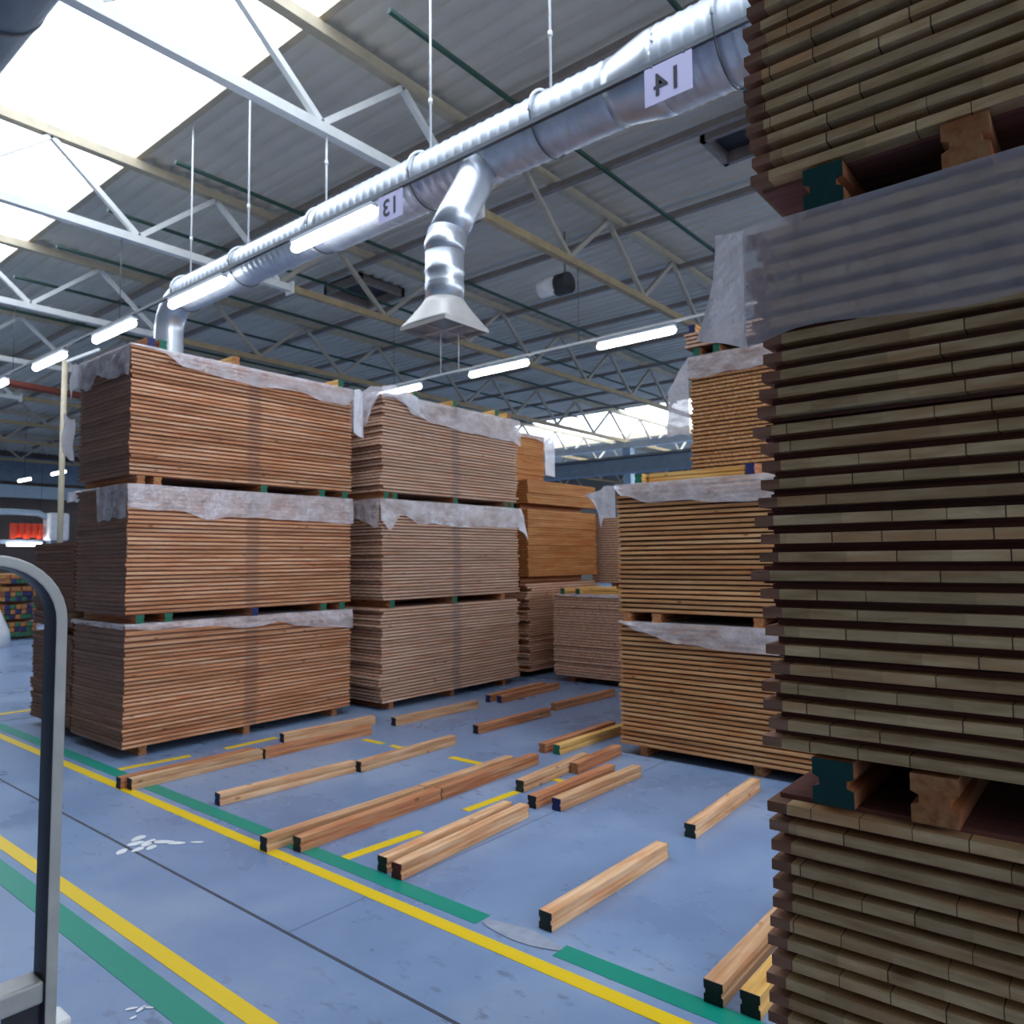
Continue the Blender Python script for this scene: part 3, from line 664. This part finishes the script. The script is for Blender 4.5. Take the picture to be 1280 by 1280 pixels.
# ------------------------------------------------------------------ roof trusses
ZB, ZT = 6.60, 7.78
def truss(y, lab):
    r = empty('steel_truss', (0, y, 0))
    m = MB(); m.box(X0, X1, -.07, .07, ZT - .07, ZT + .07); m.build('top_chord', M['beige_steel'], r)
    m = MB(); m.box(X0, 7.75, -.06, .06, ZB - .06, ZB + .06); m.build('bottom_chord', M['white_steel'], r)
    m = MB(); m.box(7.79, X1, -.06, .06, ZB - .06, ZB + .06); m.build('bottom_chord', M['tan_steel'], r)
    m = MB(); m.box(7.75, 7.79, -.11, .11, ZB - .11, ZB + .11); m.build('flange_joint', M['white_steel'], r)
    x = 5.05 - 2.5 * 4
    while x < X1 - 2.5:
        for a, b in (((x, ZB + .055), (x + 1.25, ZT - .065)), ((x + 1.25, ZT - .065), (x + 2.5, ZB + .055))):
            m = MB(); m.bar((a[0], 0, a[1]), (b[0], 0, b[1]), .075, .075, up=(0, 1, 0)); m.build('web_member', M['white_steel'] if x < 7 else M['greige_steel'], r)
        x += 2.5
    return tag(r, lab, 'truss', 'steel roof trusses')
TL = ['white steel roof truss overhead behind the viewer', 'white steel roof truss nearest above the close stack', 'white steel roof truss crossing above the bent duct, nearest fully seen', 'white steel roof truss passing behind the lamps above the left stack',
      'third white roof truss, ending left beside the vertical duct', 'fourth roof truss, farther back', 'fifth roof truss, farther back', 'sixth roof truss, farther back', 'seventh roof truss, farther back', 'last roof truss at the far wall']
for i, y in enumerate([-2.35, 2.3, 6.95, 11.6, 16.25, 20.9, 25.55, 30.2, 34.85, 41]): truss(y, TL[i])
# purlin pipes in Y
for i, x in enumerate([7.38, 9.6, 11.75, 14.0, 16.1, 18.4, 20.7, 23.0, 25.3]):
    m = MB(); m.box(x - .05, x + .05, Y0, 44, ZT - .17, ZT - .07); m.build('purlin', M['pipe'])
    tag(bpy.context.scene.objects[-1] if False else C.objects[-1], 'thin brown roof purlin under the deck, number %d counted from the skylight edge' % (i + 1), 'purlin', 'roof purlins')
# dark green pipes in X
PL = {3.47: 'crossing above the sign with fourteen', 5.9: 'above the bent duct', 8.27: 'above the duct, behind the nearest full truss', 10.68: 'over the middle of the left stack', 13.04: 'behind the second full truss', 15.3: 'in front of the third full truss', 17.6: 'farther back', 20.0: 'farthest back'}
for y, d in PL.items():
    m = MB(); m.tube([(5.16, y, ZT - .205), (X1 - 20, y, ZT - .205)], .034, 8); m.build('sprinkler_pipe', M['dgreen'])
    tag(C.objects[-1], 'thin dark green ceiling pipe ' + d, 'pipe', 'dark green ceiling pipes')
# far longitudinal steel
m = MB(); m.box(27.15, 27.4, Y0, 44, 6.25, 6.5); tag(m.build('steel_girder', M['white_steel']), 'bright white long girder under the far skylight', 'girder')
g = empty('crane_girder', (17.1, 15, 3.9))
m = MB(); m.box(-.1, .1, -20, 26, 0, .34); m.build('girder_web', M['bluegrey'], g)
m = MB(); m.box(-.2, .2, -20, 26, .34, .40); m.build('top_flange', M['rail'], g)
m = MB(); m.box(-.2, .2, -20, 26, -.05, 0); m.build('bottom_flange', M['bluegrey'], g)
for k in range(5):
    m = MB(); m.box(-.12, .12, -16 + k * 9 - .12, -16 + k * 9 + .12, -3.9, -.05); m.build('post', M['bluegrey'], g)
tag(g, 'blue grey crane girder spanning far behind the stacks', 'girder')
for k, (x, y) in enumerate(((27, 15.8), (27, 25), (27, 34))):
    m = MB(); m.box(x - .18, x + .18, y - .18, y + .18, 0, 6.2)
    tag(m.build('steel_column', M['lblue']), 'light blue column under the far white girder, %s' % ('seen left of the tall rear stack', 'hidden behind the second stack', 'hidden at the far left')[k], 'column')

# ------------------------------------------------------------------ duct
DX, DZ = 5.10, 5.40
d = empty('ventilation_duct', (DX, 0, DZ))
def spiral(y0, y1, r, name, mat=M['galv'], pitch=.11):
    m = MB(); pts = []; rs = []; y = y0
    while y < y1:
        for dy, rr in ((0, r), (.045, r), (.06, r + .006), (.075, r)):
            if y + dy < y1: pts.append((0, y + dy, 0)); rs.append(rr)
        y += pitch
    pts.append((0, y1, 0)); rs.append(r); m.tube(pts, rs, 32); m.build(name, mat, d)
spiral(-12, 2.55, .325, 'wide_section', pitch=.09); 
m = MB(); m.tube([(0, 2.55, 0), (0, 2.65, 0), (0, 2.95, 0), (0, 3.02, 0)], [.327, .327, .27, .27], 32); m.build('reducer', M['galv_s'], d)
spiral(3.02, 6.75, .265, 'middle_section')
m = MB(); m.tube([(0, 6.75, 0), (0, 6.8, 0), (0, 6.98, 0), (0, 7.02, 0)], [.27, .27, .235, .235], 32); m.build('reducer', M['galv_s'], d)
spiral(7.02, 10.2, .23, 'narrow_section')
m = MB(); pts = [(0, 10.2, 0)] + [(0, 10.2 + .45 * math.sin(a), -.45 + .45 * math.cos(a)) for a in [R(q) for q in range(15, 91, 15)]] + [(0, 10.65, -2.2), (0, 10.65, -DZ)]
m.tube(pts, .2, 28); m.build('down_pipe', M['galv_s'], d)
for y, r in ((2.05, .345), (3.72, .282), (5.23, .282), (6.98, .25), (8.6, .245), (10.1, .245)):
    m = MB(); m.tube([(r * math.cos(a), y, r * math.sin(a)) for a in [2 * PI * k / 32 for k in range(33)]], .008, 6, cap=False); m.build('clamp_ring', M['rail'], d)
tag(d, 'long galvanised spiral ventilation duct under the roof with a bend down at the far end', 'duct')
# branch and hood
b = empty('extraction_hood', (4.6, 4.52, 3.63))
m = MB(); m.tube([(.42, -.07, 1.63), (.3, -.06, 1.38), (.12, -.03, 1.05), (.04, 0, .86)], .17, 28); m.build('branch_duct', M['galv_s'], b)
m = MB(); m.tube([(.04, 0, .86), (0, 0, .72), (0, 0, .68)], [.176, .182, .176], 28); m.build('elbow_joint', M['galv_s'], b)
m = MB(); m.tube([(0, 0, .68), (0, 0, .52), (0, 0, .50), (0, 0, .48), (0, 0, .40), (0, 0, .385), (0, 0, .37), (0, 0, .355), (0, 0, .34), (0, 0, .24)], [.172, .172, .182, .172, .172, .178, .172, .178, .172, .172], 28); m.build('drop_pipe', M['galv_s'], b)
m = MB(); n = 32; rings = []
for q in range(7):
    u = q / 6; z = .24 * (1 - u) ** 1.1; ring = []
    for k in range(n):
        a = 2 * PI * k / n; cx, cy = math.cos(a), math.sin(a); sq = .27 / max(abs(cx), abs(cy))
        r = .172 * (1 - u) + sq * u; ring.append((cx * r, cy * r, z))
    rings += ring
m.add(rings, [(q * n + k, q * n + (k + 1) % n, (q + 1) * n + (k + 1) % n, (q + 1) * n + k) for q in range(6) for k in range(n)], 0, True)
o = m.build('hood_skirt', [M['hood']], b); so_ = MB(); so_.tube([(0, 0, .2), (0, 0, .23)], .165, 24); so_.build('throat_shade', M['dark'], b); so = o.modifiers.new('s', 'SOLIDIFY'); so.thickness = .006  # dark disc added to stand for the shade inside the hood
m = MB()
for (x0_, x1_, y0_, y1_) in ((-.275, .275, -.275, -.262), (-.275, .275, .262, .275), (-.275, -.262, -.262, .262), (.262, .275, -.262, .262)): m.box(x0_, x1_, y0_, y1_, -.03, .002)
m.build('rim', M['hood'], b)
m = MB(); m.box(-.02, .02, -.26, .26, -.015, -.005); m.box(-.26, .26, -.01, .01, -.02, -.005); m.build('grille_bar', M['hood'], b)
for x, y in ((-.02, .03), (.05, -.12)):
    m = MB(); m.tube([(x, y, 0), (x, y, -.42)], .004, 6); m.build('pull_cord', M['white_p'], b)
tag(b, 'metal extraction hood with square mouth hanging on a bent branch of the ventilation duct', 'extraction hood')
# hangers
HL = {2.05: 'beside the sign with fourteen', 3.72: 'right of the hood branch', 5.23: 'directly above the bent branch', 6.95: 'left of the smaller sign', 8.6: 'between the two duct lamps', 10.1: 'at the far bend of the duct'}
for y, dd in HL.items():
    r = empty('duct_hanger', (DX + .03, y, DZ)); rr = .34 if y < 2.5 else .28 if y < 6 else .245
    top = ZB - .06 if abs(y - 6.95) < .1 else ZR
    m = MB(); m.tube([(0, 0, rr + .05), (0, 0, top - DZ)], .012, 8); m.build('rod', M['white_p'], r)
    m = MB(); m.tube([(0, 0, rr + .55), (0, 0, rr + .60)], .022, 8); m.build('turnbuckle', M['white_p'], r)
    m = MB(); m.tube([(-.03 - (rr + .012) * math.sin(a), 0, (rr + .012) * math.cos(a)) for a in [R(q) for q in range(-20, 100, 10)]] if True else [], .014, 6); m.build('hook_strap', M['white_p'], r)
    m = MB(); m.tube([(0, 0, rr + .06), (-.04, -.0, rr + .01)], .016, 6); m.build('hook', M['white_p'], r)
    tag(r, 'white hanger rod with hook holding the duct, ' + dd, 'hanger', 'duct hangers')
# rail + lamps
def rail(x, z, y0, y1, lab, r=.02, mat=None):
    m = MB(); m.box(x - r, x + r, y0, y1, z - r, z + r); return tag(m.build('lamp_rail', mat or M['rail']), lab, 'rail')
rail(4.80, 5.27, -10, 19.5, 'dark lamp rail running along the side of the duct')
rail(10.3, 5.24, 3.0, 12.0, 'thin pale lamp rail behind the stacks', .018, M['white_steel'])
for i, (x, y) in enumerate(((4.8, 11.6), (4.8, 16.25), (10.3, 6.95), (10.3, 11.6))):
    m = MB(); m.tube([(x, y, 5.26), (x, y, ZB - .06)], .006, 6); tag(m.build('suspension_wire', M['rail']), ('thin wire holding the dark lamp rail over the left stack', 'thin wire holding the dark lamp rail at the left', 'thin wire holding the pale lamp rail, right', 'thin wire holding the pale lamp rail, left')[i], 'wire')
def lamp_proto():
    r = empty('tube_lamp')
    m = MB(); m.box(-.05, .05, -.70, .70, .055, .095); m.build('lamp_body', M['body'], r, .006)
    m = MB()
    m.tube([(0, -.72, 0), (0, -.70, 0), (0, -.66, 0), (0, .66, 0), (0, .70, 0), (0, .72, 0)], [.012, .038, .055, .055, .038, .012], 16); m.build('light_tube', M['lamp'], r)
    for y in (-.6, .6):
        m = MB(); m.box(-.012, .012, y - .02, y + .02, .09, .13); m.build('bracket', M['body'], r)
    return r
lp = lamp_proto()
LAMPS = [(4.80, 6.40, 5.13, 'lit tube lamp on the duct beside the sign with thirteen'), (4.80, 9.29, 5.13, 'lit tube lamp on the duct near its far bend'), (4.80, 11.8, 5.13, 'lit tube lamp just above the corner of the left stack'),
         (4.80, 14.4, 5.13, 'lit tube lamp left of the left stack'), (4.80, 17.3, 5.13, 'lit tube lamp cut by the left frame edge'), (10.3, 5.87, 5.1, 'lit tube lamp behind, right one on the thin pale rail'),
         (10.3, 8.75, 5.1, 'lit tube lamp behind, middle one on the thin pale rail'), (10.3, 11.5, 5.1, 'lit tube lamp behind, leftmost on the thin pale rail, mostly hidden by the second stack'),
         (11.35, 32.7, 5.2, 'small far lit lamp right of a pair left of the left stack'), (11.35, 36.5, 5.2, 'small far lit lamp left of a pair left of the left stack'), (16.8, 44.5, 5.2, 'tiny far lit lamp above the white machine arm'), (15.0, 45.5, 3.4, 'tiny far lit lamp beside the white machine arm'),
         (4.80, .9, 5.13, 'lit tube lamp on the duct hidden behind the close stack'), (4.80, -1.8, 5.13, 'lit tube lamp on the duct outside the view'), (10.3, 2.9, 5.1, 'lit tube lamp hidden behind the tall rear stack')]
for i, (x, y, z, lab) in enumerate(LAMPS):
    o = lp if i == 0 else copy_tree(lp); o.location = (x, y, z); tag(o, lab, 'lamp', 'ceiling tube lamps')
    if y > 30:
        m = MB(); m.tube([(0, 0, .1), (0, 0, ZR - z)], .012, 6); m.build('drop_rod', M['rail'], o)
# signs (the digits read mirrored in the photograph)
def sign(y0, y1, z0, z1, txt, lab):
    s = empty('hanging_sign', (4.74, y0, z0))
    m = MB(); m.box(0, .003, 0, y1 - y0, 0, z1 - z0); m.build('sign_sheet', M['paper'], s)
    cu = bpy.data.curves.new('digits', 'FONT'); cu.body = txt; cu.size = .24; cu.extrude = .0008; cu.align_x = 'CENTER'; cu.offset = .003
    tmp = bpy.data.objects.new('tmp', cu); C.objects.link(tmp); bpy.context.view_layer.update()
    me = bpy.data.meshes.new_from_object(tmp.evaluated_get(bpy.context.evaluated_depsgraph_get())); C.objects.unlink(tmp); bpy.data.objects.remove(tmp)
    for v in me.vertices:
        x, y, z = v.co; v.co = (-.002 - z, (y1 - y0) / 2 + x, .055 + y)
    me.materials.clear(); me.materials.append(M['ink']); link('digits', me, s)
    m = MB()
    for yy in (.06, y1 - y0 - .06): m.box(.0, .02, yy - .008, yy + .008, z1 - z0 - .01, z1 - z0 + .03)
    m.build('clip', M['rail'], s)
    tag(s, lab, 'sign')
sign(2.20, 2.58, 4.92, 5.21, '14', 'larger pale sign reading mirrored 14, on the duct next to the close stack')
sign(5.22, 5.57, 4.93, 5.20, '13', 'smaller pale sign reading mirrored 13, at the end of the nearest lit lamp')

# other overhead things
o = empty('dark_duct', (1.33, 0, 5.2)); m = MB(); m.tube([(0, -10, 0), (0, 1, 0), (0, 12, 0)], .33, 28); m.build('duct_pipe', M['bluegrey'], o)
for y in (3.0, 5.2, 8.0): m = MB(); m.tube([(0, y, 0), (0, y + .05, 0)], .338, 28); m.build('seam_ring', M['rail'], o)
for y in (2.3, 6.95, 11.6): m = MB(); m.tube([(0, y, .32), (0, y, ZB - .06 - 5.2)], .012, 6); m.build('hanger_rod', M['rail'], o)
tag(o, 'blue grey round duct cut by the upper left frame corner', 'duct')
o = empty('roof_fan', (11.2, 7.75, 6.75)); m = MB(); m.tube([(0, .28, 0), (0, -.0, 0)], [.2, .2], 24); m.build('fan_housing', M['dark'], o)
m = MB(); m.tube([(-.05, .25, 0), (-.05, .62, 0)], [.17, .17], 24); m.build('motor_cover', M['white_p'], o)
m = MB(); m.tube([(0, .1, .2), (0, .1, 1.0)], .02, 8); m.build('drop_rod', M['pipe'], o)
tag(o, 'round dark fan with white motor cover hanging below the roof', 'fan')
def hatch(x, y, lab, s=.9):
    o = empty('smoke_vent', (x, y, ZR - .08)); m = MB()
    for a in ((-s / 2, s / 2, -s / 2, -s / 2 + .08), (-s / 2, s / 2, s / 2 - .08, s / 2), (-s / 2, -s / 2 + .08, -s / 2, s / 2), (s / 2 - .08, s / 2, -s / 2, s / 2)): m.box(*a, -.12, .07)
    m.build('frame', M['pipe'], o); m = MB(); m.box(-s / 2, s / 2, -s / 2, s / 2, .06, .075); m.build('shutter', M['dark'], o); tag(o, lab, 'roof vent')
hatch(10.45, 4.1, 'dark roof vent opening partly hidden by the close stack'); hatch(10.9, 13.3, 'dark roof vent opening above the middle of the left stack', 1.3)

# ------------------------------------------------------------------ far left background
o = empty('post_lamp', (5.4, 15.4, 0))
m = MB(); m.tube([(0, 0, 0), (0, 0, 5.45)], .05, 12); m.build('pole', M['beige_steel'], o)
m = MB(); m.bar((0, 0, 5.42), (.5, -.3, 5.72), .07, .05); m.build('arm', M['white_steel'], o)
m = MB(); m.box(-.12, .12, -.12, .12, 0, .02); m.build('foot_plate', M['beige_steel'], o)
tag(o, 'slim pale post with a short top arm left of the left stack', 'post')
o = empty('filter_unit', (6.3, 24, 0))
m = MB(); m.tube([(-.6, 0, 0), (-.6, 0, 4.3), (-.75, 0, 5.2), (-.9, 0, 7.85)], [.75, .75, .3, .28], 24); m.build('riser_pipe', M['lblue'], o)
tag(o, 'light blue dust extraction riser at the left frame edge', 'duct')
o = empty('machine_gantry', (9.6, 30, 0))
m = MB(); m.tube([(-3, 0, 3.36), (-.6, 0, 3.42), (.2, 0, 3.4), (.62, 0, 3.2), (.78, 0, 2.7)], .11, 12); m.build('gantry_arm', M['lblue'], o)
m = MB(); m.box(.45, 1.12, -.35, .35, 2.42, 3.42); m.build('gantry_head', M['white_p'], o, .08)
m = MB(); m.box(.55, .95, -.25, .25, 0, 2.42); m.build('gantry_leg', M['bluegrey'], o)
m = MB(); m.box(-3, .45, .2, .4, 2.3, 2.44); m.build('cross_beam', M['bluegrey'], o)
for k in range(5): m = MB(); m.box(-.62 + k * .21, -.5 + k * .21, -.1, .2, 2.48 + .06 * (k % 2), 3.02); m.build('warning_block', M['orange'], o)
m = MB(); m.box(-.75, .28, -.2, .0, 2.22, 2.34); m.build('work_light', M['lamp'], o)
tag(o, 'white machine gantry with orange blocks and a work light, far left', 'machine')
m = MB(); m.box(5.5, 9.5, 33, 33.3, 0, 2.2); 
m = MB(); m.tube([(4.4, 20.6, 6.0), (10.5, 21.4, 6.0)], .09, 10); tag(m.build('ceiling_pipe', M['brownred']), 'brown-red ceiling pipe far left', 'pipe')
# window band and machinery wall, far left
m = MB(); m.box(7, 30, 47.88, 47.98, 6.2, 7.6); tag(m.build('glazed_band', M['bluegrey']), 'blue grey panel band high on the far wall', 'wall panel')
m = MB(); m.box(0, 34, 47.68, 47.98, 5.3, 6.0); tag(m.build('cable_duct', M['lblue']), 'light blue long tray on the far wall', 'tray')
# bundle of beam ends, far left
random.seed(3)
pileg = 'beam ends in the far pile'
pb = None
k = 0
for row in range(11):
    for col in range(7):
        cc = ('green', 'wood', 'wood', 'green', 'wood', 'blue')[(row * 5 + col * 3 + (row * col) % 4) % 6]
        x = 5.35 + col * .105 - (.03 * row if col == 0 else 0); z = .06 + row * .105 + .06 * (row // 3)
        if row == 0 and col < 2: continue
        beam(x, 18.2 + rnd.uniform(-.03, .03), z, 1.6, PI / 2, 1 + (row + col) % 2, cc, 'wooden beam in the far pile at the left frame edge, %s end' % {'wood': 'sawn orange', 'green': 'green', 'blue': 'navy'}[cc], pileg + ', ' + cc, w=.09, h=.09)
m = MB()
for y in (18.45, 19.4): m.box(5.2, 6.15, y, y + .1, 0, .06)
for r_ in (3, 6, 9):
    for y in (18.45, 19.4): m.box(5.2, 6.15, y, y + .06, .06 + r_ * .105 + .06 * (r_ // 3) - .0585, .06 + r_ * .105 + .06 * (r_ // 3) - .001)
tag(m.build('pile_battens', W_Cf), 'flat spacer battens within the far beam pile', 'battens')
o = empty('white_bag', (4.72, 17.0, 0)); m = MB(); m.tube([(0, 0, 0), (0, 0, .3), (0, 0, .75), (0, 0, .95)], [.42, .38, .2, .05], 16); m.build('bag_body', M['white_p'], o); tag(o, 'white covered cone-shaped bag at the left frame edge', 'bag')
# far background stacks beyond
m = MB(); m.box(9, 20, 36, 36.2, 0, 2.4); tag(m.build('partition_screen', M['wall_dark']), 'dark partition in the far left background', 'partition')

# ------------------------------------------------------------------ trolley handle
o = empty('panel_trolley', (0, 1.25, 0))
def frame_path(r, xo, zo):
    pts = []
    for a in range(0, 91, 10): pts.append((xo - r + r * math.sin(R(a)), zo - r + r * math.cos(R(a))))
    return pts
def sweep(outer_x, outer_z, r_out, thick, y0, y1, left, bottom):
    # flat-bar tube: front (-Y) and outer faces pale, inner faces dark, their shade put into the colour
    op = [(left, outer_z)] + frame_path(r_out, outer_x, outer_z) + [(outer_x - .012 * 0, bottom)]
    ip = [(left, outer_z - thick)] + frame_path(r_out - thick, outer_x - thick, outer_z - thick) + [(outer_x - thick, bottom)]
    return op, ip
op, ip = sweep(.447, 1.613, .1, .0165, 0, 0, -.33, .12)
n = len(op); m = MB(); Ya, Yb = -.018, .032
vs = [(x, Ya, z) for x, z in op] + [(x, Ya, z) for x, z in ip] + [(x, Yb, z) for x, z in op] + [(x, Yb, z) for x, z in ip]
fs = []; mi = []
for i in range(n - 1):
    m.add([vs[i], vs[i + 1], vs[n + i + 1], vs[n + i]], [(0, 1, 2, 3)], 0)
    m.add([vs[2 * n + i], vs[2 * n + i + 1], vs[3 * n + i + 1], vs[3 * n + i]], [(3, 2, 1, 0)], 0)
    m.add([vs[i], vs[i + 1], vs[2 * n + i + 1], vs[2 * n + i]], [(3, 2, 1, 0)], 0, True)
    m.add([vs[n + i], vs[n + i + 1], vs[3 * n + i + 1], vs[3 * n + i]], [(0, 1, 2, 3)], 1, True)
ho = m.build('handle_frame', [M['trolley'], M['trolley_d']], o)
wm = ho.modifiers.new('w', 'WELD'); wm.merge_threshold = .0005
bv = ho.modifiers.new('b', 'BEVEL'); bv.width = .003; bv.segments = 2; bv.limit_method = 'ANGLE'; bv.angle_limit = .9
m = MB(); m.box(-.346, -.329, -.018, .032, .12, 1.613); m.build('side_post', M['trolley'], o, .005)
m = MB(); m.box(-.329, .4302, -.014, .03, .966, .998); m.build('cross_bar', M['trolley'], o, .004)
m = MB(); m.box(.385, .430, .0, .012, .80, .9655); tag(m.build('gusset_plate', M['trolley_d'], o), 'dark gusset below the cross bar')
m = MB(); m.box(.4475, .475, .0, .05, .80, .923); tag(m.build('corner_bumper', M['white_p'], o, .006), 'white plastic corner bumper')
m = MB(); m.box(-.346, .447, -.03, .45, .09, .12); m.build('base_frame', M['trolley'], o)
for x in (-.3, .4):
    for y in (0, .4):
        m = MB(); m.tube([(x - .02, y, .05), (x + .02, y, .05)], .05, 20); m.build('wheel', M['dark'], o)
tag(o, 'upright grey metal trolley handle frame at the lower left frame edge', 'trolley')

# ------------------------------------------------------------------ light
w = bpy.data.worlds.new('World'); S.world = w; w.use_nodes = True; nt = w.node_tree; nt.nodes.clear()
bg = N(nt, 'ShaderNodeBackground'); wo = N(nt, 'ShaderNodeOutputWorld'); bg.inputs[0].default_value = (.86, .92, 1, 1); bg.inputs[1].default_value = 3.0
nt.links.new(bg.outputs[0], wo.inputs[0])
def portal(loc, rot, sx, sy):
    l = bpy.data.lights.new('portal', 'AREA'); l.shape = 'RECTANGLE'; l.size = sx; l.size_y = sy; l.cycles.is_portal = True
    o = bpy.data.objects.new('daylight_portal', l); C.objects.link(o); o.location = loc; o.rotation_euler = rot
for a, b in STRIPS: portal(((a + b) / 2, (Y0 + Y1) / 2, ZR + .09), (0, 0, 0), b - a, Y1 - Y0)
portal(((X0 + X1) / 2, Y0 - .05, 5.5), (R(90), 0, 0), X1 - X0, 3.8)  # portal for the added window band

# ------------------------------------------------------------------ camera
cam = bpy.data.cameras.new('camera'); co = bpy.data.objects.new('camera', cam); C.objects.link(co)
yaw, pitch, roll = 0.686883197, 0.0635435267, -0.00895917297
f = Vector((math.cos(yaw) * math.cos(pitch), math.sin(yaw) * math.cos(pitch), math.sin(pitch)))
r = Vector((math.sin(yaw), -math.cos(yaw), 0)); u = r.cross(f)
r2 = math.cos(roll) * r + math.sin(roll) * u; u2 = -math.sin(roll) * r + math.cos(roll) * u
mt = Matrix((r2, u2, -f)).transposed().to_4x4(); mt.translation = Vector((0, 0, 1.6)); co.matrix_world = mt
cam.sensor_width = 36; cam.lens = 36 * 929.394 / 1280; cam.clip_start = .05; cam.clip_end = 200
cam.dof.use_dof = True; cam.dof.focus_distance = 1.6; cam.dof.aperture_fstop = 7
S.camera = co
S.view_settings.view_transform = 'Standard'; S.view_settings.look = 'None'; S.view_settings.exposure = 0.85; S.view_settings.gamma = 1
S.view_settings.use_curve_mapping = False
